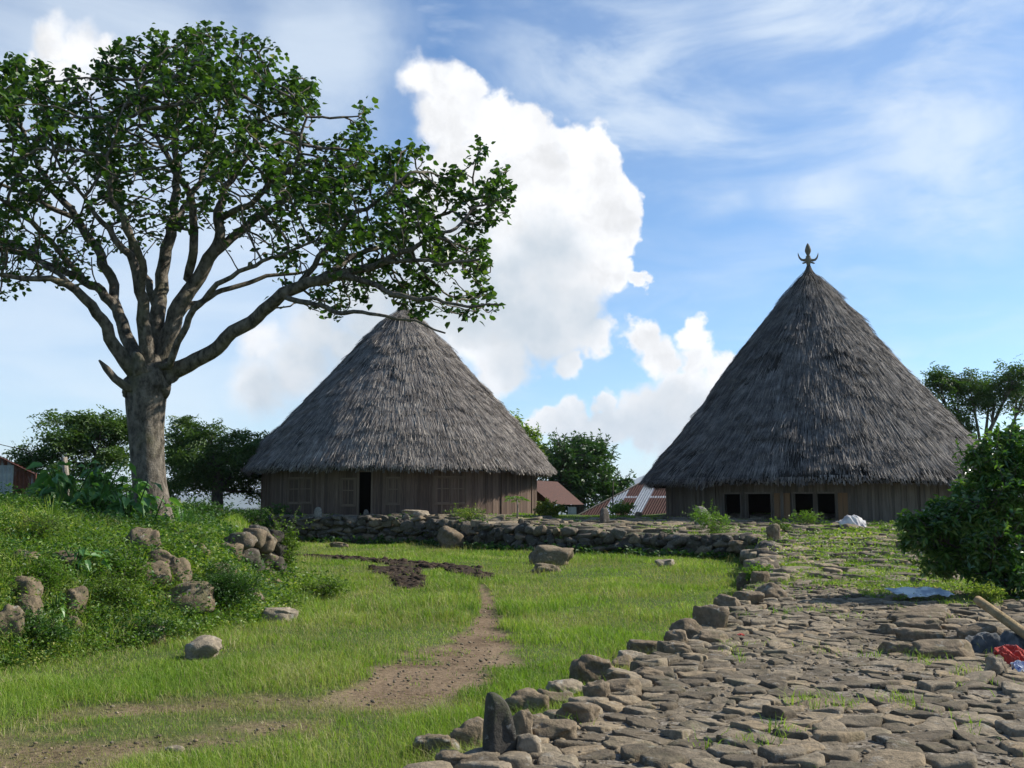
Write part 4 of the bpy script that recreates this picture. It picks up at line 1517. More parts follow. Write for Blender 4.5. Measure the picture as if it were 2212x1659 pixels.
    while a < math.pi - 1e-6:
        bw = rng.uniform(0.10, 0.19) / Rwall
        b = min(a + bw, math.pi)
        spans = [(-0.6, wz)]
        for (a0, a1, z0, z1) in openings:
            mid = (a + b) / 2
            if a0 < mid < a1:
                ns_ = []
                for (p, q) in spans:
                    if z0 > p:
                        ns_.append((p, min(q, z0)))
                    if z1 < q:
                        ns_.append((max(p, z1), q))
                spans = ns_
        ro = Rwall + rng.uniform(-0.012, 0.012)
        g = 0.004 / Rwall
        for (p, q) in spans:
            if q - p < 0.02:
                continue
            c = []
            for (rr, zz) in ((ro, p), (ro, q), (ro - 0.05, p), (ro - 0.05, q)):
                for an in (a + g, b - g):
                    c.append((rr * math.sin(an), -rr * math.cos(an), zz))
            mb.add(c, [[0, 1, 3, 2], [5, 4, 6, 7], [4, 0, 2, 6], [1, 5, 7, 3], [2, 3, 7, 6], [4, 5, 1, 0]])
        a = b
    mb.build('wall', plank, root)
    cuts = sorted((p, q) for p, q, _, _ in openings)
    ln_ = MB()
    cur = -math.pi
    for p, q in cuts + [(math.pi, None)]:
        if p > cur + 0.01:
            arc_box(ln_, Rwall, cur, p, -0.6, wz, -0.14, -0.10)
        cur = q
    ln_.build('light_block', M['interior'], root)
    # added dark cylinder above only blocks daylight leaking between boards, roof plate on top
    mb = MB()
    ring = MB()
    ring.lathe([(Rwall + 0.03, wz - 0.16), (Rwall + 0.03, wz + 0.02), (Rwall - 0.16, wz + 0.02), (Rwall - 0.16, wz - 0.16), (Rwall + 0.03, wz - 0.16)], sides=72)
    ring.build('wall_plate', M['plank_grey'], root)
    fl = MB()
    fl.lathe([(0.01, 0.02), (Rwall - 0.06, 0.02), (Rwall - 0.06, -0.5)], sides=48)
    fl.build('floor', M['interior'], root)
    return root, roof, (surf, S, wz)


def arc_box(mb, Rw, a0, a1, z0, z1, r0, r1):
    """box following the wall: angles a0..a1, radii Rw+r0..Rw+r1"""
    n = max(1, int((a1 - a0) * Rw / 0.5))
    for k in range(n):
        p, q = a0 + (a1 - a0) * k / n, a0 + (a1 - a0) * (k + 1) / n
        c = []
        for (rr, zz) in ((Rw + r1, z0), (Rw + r1, z1), (Rw + r0, z0), (Rw + r0, z1)):
            for an in (p, q):
                c.append((rr * math.sin(an), -rr * math.cos(an), zz))
        mb.add(c, [[0, 1, 3, 2], [5, 4, 6, 7], [4, 0, 2, 6], [1, 5, 7, 3], [2, 3, 7, 6], [4, 5, 1, 0]])


def hut_angle(u, v, cx, cy, Rw):
    """angle on the wall cylinder (seen from the camera) hit by the view ray"""
    d = pdir(u, v)
    dx, dy = d[0], d[1]
    ox, oy = CAM[0] - cx, CAM[1] - cy
    A = dx * dx + dy * dy
    B = 2 * (ox * dx + oy * dy)
    Cc = ox * ox + oy * oy - Rw * Rw
    D = max(0.0, B * B - 4 * A * Cc)
    t = (-B - math.sqrt(D)) / (2 * A)
    x, y = ox + t * dx, oy + t * dy
    return math.atan2(x, -y), CAM[2] + t * d[2]


def casement(parent, Rw, a0, a1, z0, z1, leafs=2):
    """shuttered window: outer frame, leaves with rails and stiles"""
    mb = MB()
    w = 0.055 / Rw
    arc_box(mb, Rw, a0, a0 + w, z0, z1, 0.016, 0.05)
    arc_box(mb, Rw, a1 - w, a1, z0, z1, 0.016, 0.05)
    arc_box(mb, Rw, a0 + w, a1 - w, z0, z0 + 0.055, 0.016, 0.05)
    arc_box(mb, Rw, a0 + w, a1 - w, z1 - 0.055, z1, 0.016, 0.05)
    win = mb.build('window', M['frame_wood'], parent)
    for k in range(leafs):
        p = a0 + w + (a1 - a0 - 2 * w) * k / leafs + 0.003
        q = a0 + w + (a1 - a0 - 2 * w) * (k + 1) / leafs - 0.003
        sh = MB()
        t = 0.045 / Rw
        arc_box(sh, Rw, p, p + t, z0 + 0.06, z1 - 0.06, 0.016, 0.042)
        arc_box(sh, Rw, q - t, q, z0 + 0.06, z1 - 0.06, 0.016, 0.042)
        m1 = (p + q) / 2
        zm = z0 + (z1 - z0) * 0.56
        for (za, zb) in ((z0 + 0.06, z0 + 0.105), (zm - 0.022, zm + 0.022), (z1 - 0.105, z1 - 0.06)):
            arc_box(sh, Rw, p + t, q - t, za, zb, 0.016, 0.040)
        for (za, zb) in ((z0 + 0.105, zm - 0.022), (zm + 0.022, z1 - 0.105)):
            arc_box(sh, Rw, m1 - 0.018 / Rw, m1 + 0.018 / Rw, za, zb, 0.016, 0.036)
        sh.build('shutter', M['frame_wood'], win)
    return win


def build_finial(parent, top, scale=1.0):
    """spindle over a buffalo head with horns and ears on a fibre collar"""
    s = scale
    mb = MB()
    mb.lathe([(0.30 * s, -0.16 * s), (0.24 * s, -0.02 * s), (0.16 * s, 0.15 * s), (0.09 * s, 0.34 * s), (0.07 * s, 0.36 * s), (0.0, 0.36 * s)], top, 14, mi=1)
    z = top[2] + 0.33 * s
    hd = []
    for (zz, rx, ry) in ((0.0, .085, .08), (.10, .10, .11), (.22, .15, .13), (.32, .16, .13), (.42, .12, .10), (.46, .10, .09)):
        hd.append((zz * s, rx * s, ry * s))
    ang = np.linspace(0, 2 * np.pi, 12, endpoint=False)
    V = np.concatenate([np.column_stack([top[0] + rx * np.cos(ang), top[1] + ry * np.sin(ang), np.full(12, z + zz)]) for zz, rx, ry in hd])
    k = np.arange(12)
    k2 = (k + 1) % 12
    mb.add(V, np.concatenate([np.stack([r * 12 + k, r * 12 + k2, (r + 1) * 12 + k2, (r + 1) * 12 + k], -1) for r in range(len(hd) - 1)]))
    mb.lathe([(0.10 * s, 0.44 * s), (0.12 * s, 0.47 * s), (0.07 * s, 0.50 * s), (0.085 * s, 0.56 * s), (0.15 * s, 0.72 * s), (0.148 * s, 0.80 * s), (0.11 * s, 0.94 * s), (0.055 * s, 1.07 * s), (0.0, 1.14 * s)],
             (top[0], top[1], z), 14)
    for sg in (-1, 1):
        pts = [(sg * .08, 0, .30), (sg * .22, 0, .27), (sg * .34, 0, .30), (sg * .43, 0, .40), (sg * .48, 0, .54), (sg * .495, 0, .66)]
        mb.tube([(top[0] + x * s, top[1] + y * s, z + zz * s) for x, y, zz in pts], [.075 * s, .07 * s, .058 * s, .045 * s, .028 * s, .006 * s], 8)
        pts = [(sg * .09, -.02, .18), (sg * .17, -.02, .15), (sg * .27, -.02, .12), (sg * .31, -.02, .11)]
        mb.tube([(top[0] + x * s, top[1] + y * s, z + zz * s) for x, y, zz in pts], [.03 * s, .045 * s, .04 * s, .012 * s], 8)
    return mb.build('finial', [M['finial_wood'], M['dark_bark']], parent, smooth=True)


# left hut
LX, LY = -5.72, 50.0
LB = 1.14
zt = P(870, 660, LY)[2]
ze = 3.36
LS = 7.82 / 1000.0
LP = [(0.12, zt)] + [(hw * LS, ze + (zt - ze) * (1 - (y - 135) / 1075.0)) for y, hw in ((180, 62), (250, 152), (340, 226), (430, 312), (580, 446), (720, 576), (840, 686), (970, 802), (1080, 896), (1170, 966), (1210, 1000))]
LW = 7.0
lop = []
a0, z_ = hut_angle(775, 1100, LX, LY, LW)
a1, _ = hut_angle(801, 1100, LX, LY, LW)
lop.append((a0, a1, -0.2, 1.9))
hutL, roofL, infL = build_hut('thatched_hut', 'left round hut with grey thatch and a brown plank wall behind the terrace', LX, LY, LB, LW, LP, M['thatch_a'], M['plank_brown'], lop, 3)
for (u0, u1, v0, v1, lf) in ((622, 677, 1030, 1089, 2), (735, 771, 1032, 1094, 1), (833, 865, 1030, 1091, 1), (935, 1008, 1029, 1090, 2)):
    aa, zb = hut_angle(u0, v1, LX, LY, LW)
    ab, zt_ = hut_angle(u1, v0, LX, LY, LW)
    casement(hutL, LW, aa, ab, zb - LB, min(zt_ - LB, infL[2] - 0.2), lf)
db = MB()
arc_box(db, LW, a0 - 0.012, a0, -0.1, 1.96, 0.016, 0.06)
arc_box(db, LW, a1, a1 + 0.012, -0.1, 1.96, 0.016, 0.06)
arc_box(db, LW, a0, a1, 1.9, 1.96, 0.016, 0.06)
db.build('door_frame', M['frame_wood'], hutL)
db = MB()      # leaf swung inward
hinge = np.array([(LW - 0.07) * math.sin(a1), -(LW - 0.07) * math.cos(a1)])
db.box((hinge[0] + 0.02, hinge[1] + 0.36, 0.92), (0.045, 0.7, 1.9))
db.build('door', M['plank_brown'], hutL)
pst = MB()
aa, _ = hut_angle(1084, 1080, LX, LY, LW)
for k, an in enumerate((aa, aa + 0.42)):
    pst = MB()
    arc_box(pst, LW, an - 0.009, an + 0.009, -0.4, infL[2] - 0.17, 0.014, 0.05)
    pst.build('post', M['plank_brown'], hutL)
build_finial(roofL, (0, 0, zt - LB - 0.05), 0.92)

# right hut
RX, RY = 14.50, 46.0
RB = 0.74
zt = P(1743, 583, RY)[2]
ze = 2.70
RS = 8.2 / 912.0
RP = [(0.20, zt)] + [(hw * RS, ze + (zt - ze) * (1 - (y - 262) / 1138.0)) for y, hw in ((285, 36), (315, 72), (350, 100), (407, 142), (505, 212), (560, 254), (705, 368), (800, 440), (890, 506), (1000, 588), (1100, 668), (1200, 745), (1285, 815), (1360, 876), (1400, 912))]
RW = 7.10
rop = []
RO = [(1567, 1601), (1613, 1666), (1715, 1757), (1767, 1806)]
for (u0, u1) in RO:
    aa, _ = hut_angle(u0, 1100, RX, RY, RW)
    ab, _ = hut_angle(u1, 1100, RX, RY, RW)
    rop.append((aa, ab, 0.02, 1.30))
hutR, roofR, infR = build_hut('thatched_hut', 'right round hut with darker taller thatch and open dark doorways beside the paved ramp', RX, RY, RB, RW, RP, M['thatch_b'], M['plank_grey'], rop, 8)
for k, (aa, ab, z0, z1) in enumerate(rop):
    d = MB()
    t = 0.05 / RW
    arc_box(d, RW, aa - t, aa, -0.1, 1.37, 0.014, 0.07)
    arc_box(d, RW, ab, ab + t, -0.1, 1.37, 0.014, 0.07)
    arc_box(d, RW, aa, ab, 1.30, 1.37, 0.014, 0.07)
    d.build('doorway_frame', M['plank_grey'], hutR)
d = MB()
aa, _ = hut_angle(1673, 1100, RX, RY, RW)
ab, _ = hut_angle(1708, 1100, RX, RY, RW)
for k in range(3):
    arc_box(d, RW, aa + (ab - aa) * k / 3 + 0.001, aa + (ab - aa) * (k + 1) / 3 - 0.001, -0.05, 1.33, 0.014, 0.045 + 0.004 * k)
tag(d.build('door', M['door_wood'], hutR), 'orange brown plank door leaf folded against the wall')
d = MB()
aa, _ = hut_angle(1810, 1100, RX, RY, RW)
ab, _ = hut_angle(1832, 1100, RX, RY, RW)
for k in range(2):
    arc_box(d, RW, aa + (ab - aa) * k / 2 + 0.001, aa + (ab - aa) * (k + 1) / 2 - 0.001, -0.05, 1.33, 0.014, 0.045 + 0.004 * k)
d.build('door', M['door_wood'], hutR)
for u in (1452, 1503, 1545, 1690, 1990, 2030, 2072):
    an, _ = hut_angle(u, 1090, RX, RY, RW)
    pst = MB()
    arc_box(pst, RW, an - 0.009, an + 0.009, -0.4, infR[2] - 0.17, 0.016, 0.06)
    pst.build('post', M['plank_grey'], hutR)
d = MB()
for k in range(2):
    an = 1.28 + 0.05 * k
    x, y = RW * math.sin(an), -RW * math.cos(an)
    d.tube([(x * 1.02, y * 1.02, 1.55), (x * 1.14, y * 1.10, 0.7 - 0.1 * k)], 0.05, 7)
d.build('strut', M['post'], hutR)
build_finial(roofR, (0, 0, zt - RB - 0.12), 1.0)


# ------------------------------------------------------------------ trees
def grow(mb, nodes, parent, rad, min_r=0.012, sides_big=10):
    """tubes along parent chains"""
    n = len(nodes)
    kids = [[] for _ in range(n)]
    for i in range(n):
        if parent[i] >= 0:
            kids[parent[i]].append(i)
    starts = [i for i in range(n) if parent[i] < 0]
    stack = [(i, None) for i in starts]
    while stack:
        i, frm = stack.pop()
        chain = [] if frm is None else [frm]
        cur = i
        while True:
            chain.append(cur)
            if not kids[cur]:
                break
            ks = sorted(kids[cur], key=lambda q: -rad[q])
            for q in ks[1:]:
                stack.append((q, cur))
            cur = ks[0]
        if len(chain) < 2:
            continue
        pts = np.array([nodes[q] for q in chain])
        rr = np.array([rad[q] for q in chain])
        if frm is not None:
            rr[0] = min(rr[0], rr[1] * 1.25)
        big = rr.max()
        sd_ = 14 if big > 0.25 else 9 if big > 0.09 else 6 if big > 0.03 else 4
        mb.tube(pts, rr, sd_, caps=False)


CROWN = [(-190, 250), (-60, 175), (30, 122), (110, 150), (170, 168), (232, 122), (285, 82), (400, 70), (450, 55), (540, 88), (600, 100), (622, 140), (610, 195), (655, 158), (688, 185), (680, 235), (642, 300), (700, 330), (745, 285),
         (790, 215), (806, 240), (785, 320), (850, 340), (880, 313), (925, 335), (905, 392), (980, 362), (1038, 312), (1045, 350), (1000, 405), (1090, 362), (1108, 430), (1070, 485), (1010, 490), (1062, 545), (1062, 620), (1096, 660),
         (1000, 692), (900, 680), (820, 640), (740, 690), (690, 680), (640, 640), (575, 560), (480, 500), (330, 520), (250, 560), (170, 625), (60, 645), (-120, 630), (-200, 450)]


def build_big_tree():
    rng = np.random.default_rng(11)
    TY = 22.0
    base = G(325, 1112)
    limbs = [
        # name: pixel path with radius (px) and depth offset (m)
        ('T', [(330, 1150, 50, 0), (328, 1105, 41, 0), (324, 1050, 35, 0), (318, 990, 35, 0), (316, 930, 37, 0), (314, 870, 42, 0), (318, 825, 45, 0), (324, 790, 34, 0)], None),
        ('A', [(360, 806, 30, 0), (395, 795, 26, -.1), (430, 776, 24, -.3), (500, 726, 22, -.6), (560, 676, 21, -.9), (620, 632, 20, -1.2), (690, 602, 17, -1.5), (760, 592, 14, -1.7), (830, 566, 11, -1.9), (900, 530, 8, -2.1), (960, 505, 5, -2.2)], 'T'),
        ('A2', [(612, 640, 10, -1.2), (650, 655, 9, -1.6), (700, 660, 8, -2.0), (745, 682, 7, -2.2), (795, 668, 6, -2.4), (850, 690, 5, -2.5), (910, 705, 4, -2.6), (960, 720, 3, -2.7)], 'A'),
        ('A3', [(745, 596, 11, -1.7), (800, 610, 9, -2.0), (865, 640, 8, -2.4), (930, 645, 6, -2.6), (1000, 668, 5, -2.8), (1075, 658, 3, -3.0)], 'A'),
        ('A4', [(690, 600, 10, -1.5), (760, 560, 9, -.9), (840, 520, 8, -.4), (920, 470, 6, 0), (1000, 440, 5, .3), (1060, 405, 3, .5)], 'A'),
        ('A5', [(820, 570, 8, -1.9), (880, 560, 7, -2.3), (950, 570, 6, -2.6), (1030, 560, 4, -2.8)], 'A'),
        ('A6', [(640, 622, 10, -1.3), (700, 540, 9, -1.6), (760, 470, 8, -1.8), (830, 420, 6, -2.0), (890, 370, 4, -2.2)], 'A'),
        ('B', [(345, 785, 30, .1), (362, 735, 28, .1), (378, 680, 26, .1), (415, 612, 23, .2), (455, 560, 21, .2), (478, 505, 17, .2), (472, 455, 14, .3), (490, 400, 11, .4), (530, 345, 8, .5), (560, 270, 6, .6), (575, 190, 4, .7)], 'T'),
        ('B2', [(462, 548, 15, .2), (520, 500, 14, .6), (580, 455, 12, 1.0), (640, 410, 9, 1.3), (690, 370, 7, 1.5), (740, 340, 5, 1.6)], 'B'),
        ('B3', [(480, 470, 11, .3), (540, 440, 10, -.4), (600, 390, 8, -.9), (650, 330, 6, -1.2), (665, 250, 4, -1.3)], 'B'),
        ('C', [(330, 780, 30, .6), (335, 700, 25, .8), (348, 610, 21, 1.0), (368, 510, 18, 1.2), (380, 420, 14, 1.4), (378, 335, 11, 1.6), (388, 255, 8, 1.8), (405, 165, 5, 2.0)], 'T'),
        ('C2', [(405, 600, 15, .2), (425, 520, 14, -.2), (412, 440, 12, -.5), (392, 385, 10, -.8), (352, 320, 8, -1.0), (318, 250, 6, -1.2), (300, 170, 4, -1.3)], 'B'),
        ('C3', [(372, 490, 11, 1.2), (420, 420, 10, 2.0), (450, 340, 8, 2.6), (470, 250, 6, 3.0), (490, 150, 4, 3.2)], 'C'),
        ('D', [(318, 775, 26, -.2), (312, 700, 21, -.4), (302, 630, 18, -.6), (290, 565, 14, -.8), (255, 520, 11, -1.0), (210, 470, 8, -1.2), (165, 415, 5, -1.4)], 'T'),
        ('D2', [(304, 640, 13, -.6), (312, 550, 12, -1.2), (276, 490, 10, -1.6), (240, 425, 8, -2.0), (232, 345, 6, -2.3), (255, 255, 4, -2.6)], 'D'),
        ('D3', [(335, 660, 12, .8), (300, 560, 11, 1.6), (270, 470, 10, 2.2), (250, 380, 8, 2.6), (200, 290, 5, 3.0)], 'C'),
        ('E', [(295, 775, 24, .1), (264, 704, 20, .3), (232, 645, 16, .5), (182, 604, 13, .8), (112, 572, 10, 1.2), (40, 546, 8, 1.5), (-50, 520, 5, 1.8)], 'T'),
        ('F', [(285, 800, 25, -.3), (250, 752, 21, -.5), (226, 692, 18, -.8), (192, 642, 16, -1.1), (150, 612, 13, -1.4), (90, 602, 10, -1.8), (20, 600, 7, -2.1), (-70, 572, 5, -2.4)], 'T'),
        ('G', [(262, 700, 16, .3), (246, 610, 16, .9), (205, 532, 15, 1.2), (164, 474, 13, 1.5), (124, 420, 10, 1.7), (84, 360, 8, 1.9), (50, 285, 5, 2.0)], 'E'),
        ('G2', [(160, 470, 9, 1.5), (90, 440, 8, 1.0), (20, 400, 6, .6), (-60, 360, 4, .2)], 'G'),
        ('E2', [(182, 604, 10, .8), (120, 530, 9, 0.2), (60, 470, 7, -.5), (0, 430, 6, -1.0), (-80, 400, 4, -1.4)], 'E'),
        ('F2', [(150, 612, 9, -1.4), (90, 560, 8, -1.0), (20, 520, 7, -.4), (-60, 480, 5, .2)], 'F'),
        ('H', [(290, 842, 16, -.3), (262, 833, 14, -.5), (240, 818, 12, -.6), (226, 798, 11, -.7), (219, 785, 9, -.75), (216, 780, 3, -.75)], 'T'),
        ('I', [(366, 790, 12, -.4), (385, 735, 11, -.7), (402, 690, 11, -.9), (445, 640, 10, -1.2), (490, 602, 8, -1.4), (545, 572, 7, -1.6), (610, 548, 5, -1.8), (680, 520, 4, -2.0)], 'T'),
        ('J', [(356, 715, 13, .5), (400, 668, 11, 1.1), (450, 640, 9, 1.6), (520, 615, 8, 2.0), (590, 590, 6, 2.4), (660, 590, 4, 2.7)], 'B'),
    ]
    nodes, parent, prad = [], [], []
    index = {}
    for nm, path, par in limbs:
        pts = np.array([P(u, v, TY + dy) for u, v, r, dy in path])
        rad = np.array([r * (TY + dy) / F * (1.0 if nm in 'T' else 0.68) for u, v, r, dy in path])
        # resample ~0.16 m with a little wobble
        seg = np.linalg.norm(np.diff(pts, axis=0), axis=1)
        cum = np.concatenate([[0], np.cumsum(seg)])
        m = max(3, int(cum[-1] / 0.2))
        q = np.linspace(0, cum[-1], m)
        pp = np.column_stack([np.interp(q, cum, pts[:, k]) for k in range(3)])
        for _ in range(2):
            pp[1:-1] = 0.25 * pp[:-2] + 0.5 * pp[1:-1] + 0.25 * pp[2:]
        rr = np.interp(q, cum, rad)
        if nm != 'T':
            wob = rng.normal(0, 0.05, (m - 1, 3))
            wob[1:] = 0.5 * (wob[1:] + wob[:-1])
            pp[1:] += wob * np.clip(np.arange(m - 1) / 4.0, 0, 1)[:, None]
        first = len(nodes)
        if par is None:
            pi = -1
        else:
            cand = index[par]
            A = np.array([nodes[c] for c in cand])
            pi = cand[int(np.argmin(np.linalg.norm(A - pp[0], axis=1)))]
        index[nm] = list(range(first, first + m))
        for k in range(m):
            nodes.append(pp[k])
            parent.append(pi if k == 0 else first + k - 1)
            prad.append(rr[k])
    nmain = len(nodes)
    # attraction points: inside the crown outline, over its depth
    att = []
    cen = np.array([340, 800.0])
    CP = np.array(CROWN, float)
    while len(att) < 4600:
        u, v = rng.uniform(-190, 1110), rng.uniform(55, 715)
        if not inside(np.array([u]), np.array([v]), CP)[0]:
            continue
        rr = math.hypot((u - 340) * 0.85, v - 800)
        dd = float(polydist(np.array([u]), np.array([v]), CP, True)[0])
        w = 0.25 + 0.75 * sst(250, 480, rr)
        w *= 0.5 + 0.5 * sst(230, 60, dd)
        if fbm(np.array([u / 60.0]), np.array([v / 60.0]), 5, 3)[0] < 0.45:
            w *= 0.18
        if rng.random() > w:
            continue
        half = 3.3 * math.sqrt(max(0.05, min(1, dd / 130.0)))
        fu = sst(600, 1000, u)
        dy = rng.uniform(-half, half) * (1 - 0.45 * fu) - 1.2 * fu
        att.append(P(u, v, TY + dy))
    att = np.array(att)
    N = np.array(nodes)
    alive = np.ones(len(att), bool)
    best = np.full(len(att), 1e9)
    who = np.zeros(len(att), int)
    okp = np.array([prad[i] < 0.19 and N[i][2] > 5.0 for i in range(nmain)])
    idx = np.where(okp)[0]
    D = np.linalg.norm(att[:, None] - N[idx][None], axis=2)
    who = idx[D.argmin(1)]
    best = D.min(1)
    step = 0.17
    nodes = [np.array(p) for p in nodes]
    dirs = {}
    for it in range(70):
        act = alive & (best < 3.0)
        if not act.any():
            break
        new = []
        ks = np.where(act)[0]
        order = {}
        for a in ks:
            order.setdefault(int(who[a]), []).append(a)
        for nidx, al in order.items():
            v = att[al] - nodes[nidx]
            v = v / (np.linalg.norm(v, axis=1, keepdims=True) + 1e-9)
            d = v.sum(0)
            L = np.linalg.norm(d)
            if L < 0.2:
                d = v[0]
                L = 1
            d = d / L
            if parent[nidx] >= 0:
                pd_ = nodes[nidx] - nodes[parent[nidx]]
                pd_ = pd_ / (np.linalg.norm(pd_) + 1e-9)
                if nidx >= nmain:
                    d = d + 0.55 * pd_
                else:
                    d = d + 0.15 * pd_
            d = d + rng.normal(0, 0.24, 3) + np.array([0, 0, 0.06])
            d /= np.linalg.norm(d)
            q = nodes[nidx] + d * step
            new.append((q, nidx))
        s0 = len(nodes)
        for q, pi in new:
            nodes.append(q)
            parent.append(pi)
            prad.append(0)
        Q = np.array([q for q, _ in new])
        D = np.linalg.norm(att[:, None] - Q[None], axis=2)
        bm_ = D.min(1)
        bi = D.argmin(1) + s0
        up = bm_ < best
        best = np.where(up, bm_, best)
        who = np.where(up, bi, who)
        alive &= best > 0.23
    n = len(nodes)
    rad = np.zeros(n)
    cnt = np.zeros(n)
    kids = [0] * n
    for i in range(n):
        if parent[i] >= 0:
            kids[parent[i]] += 1
    acc = np.zeros(n)
    for i in range(n - 1, -1, -1):
        if i >= nmain:
            rad[i] = max(0.014, acc[i] ** (1 / 2.25))
            acc_i = rad[i] ** 2.25
            if parent[i] >= nmain:
                acc[parent[i]] += acc_i * 1.0
    for i in range(nmain):
        rad[i] = max(0.012, prad[i])
    rad = np.minimum(rad, 0.10 + (np.arange(n) < nmain) * 9)
    root = empty('coral_tree', (base[0], base[1], gz(base[0], base[1])))
    tag(root, 'big spreading tree with many pale crooked limbs on the left bank', 'tree')
    mb = MB()
    grow(mb, nodes, parent, rad)
    # bulges of the trunk: burls and buttresses
    loc = np.array(root.location)
    for (u, v, r_, dy) in ((341, 952, 15, 0), (338, 992, 15, 0), (290, 838, 24, -.1), (343, 830, 26, -.1), (308, 1100, 22, 0), (348, 1100, 18, 0), (326, 1106, 24, -.1), (303, 795, 24, -.3), (366, 803, 20, -.1)):
        p = P(u, v, TY + dy)
        s = TY / F * r_
        add_rock(mb, p, (s * 2.0, s * 2.0, s * 3.0), int(u) % 20, 0.3, 0.0, 3)
    tr = mb.build('trunk', M['bark'], root, smooth=True, loc=loc)
    tips = [i for i in range(nmain, n) if kids[i] == 0]
    N = np.array(nodes)
    twig = [i for i in range(nmain, n) if rad[i] < 0.028]
    ends = set(tips)
    B, K = [], []
    for i in twig:
        if i in ends:
            k = rng.integers(12, 22)
        else:
            k = 2 if rng.random() < 0.22 else 0
        for _ in range(k):
            B.append(N[i] + rng.normal(0, 0.095, 3))
    B = np.array(B)
    rel = np.hypot((B[:, 0] - P(340, 800, TY)[0]) * 0.85, B[:, 2] - P(340, 800, TY)[2])
    B = B[rng.random(len(B)) < 0.35 + 0.65 * sst(3.2, 5.6, rel)]
    # fewer leaves low and near the middle
    d, nr = frames(len(B), rng, 0.55)
    L = rng.uniform(0.095, 0.18, len(B))
    cb = MB()
    leaves(cb, B, d, nr, L, L * rng.uniform(0.8, 1.05, len(B)), 0.12, 'heart', 0.15)
    cb.build('crown', M['coral_leaf'], root, loc=loc)
    print('big tree: nodes', n, 'tips', len(tips), 'leaves', len(B))


build_big_tree()


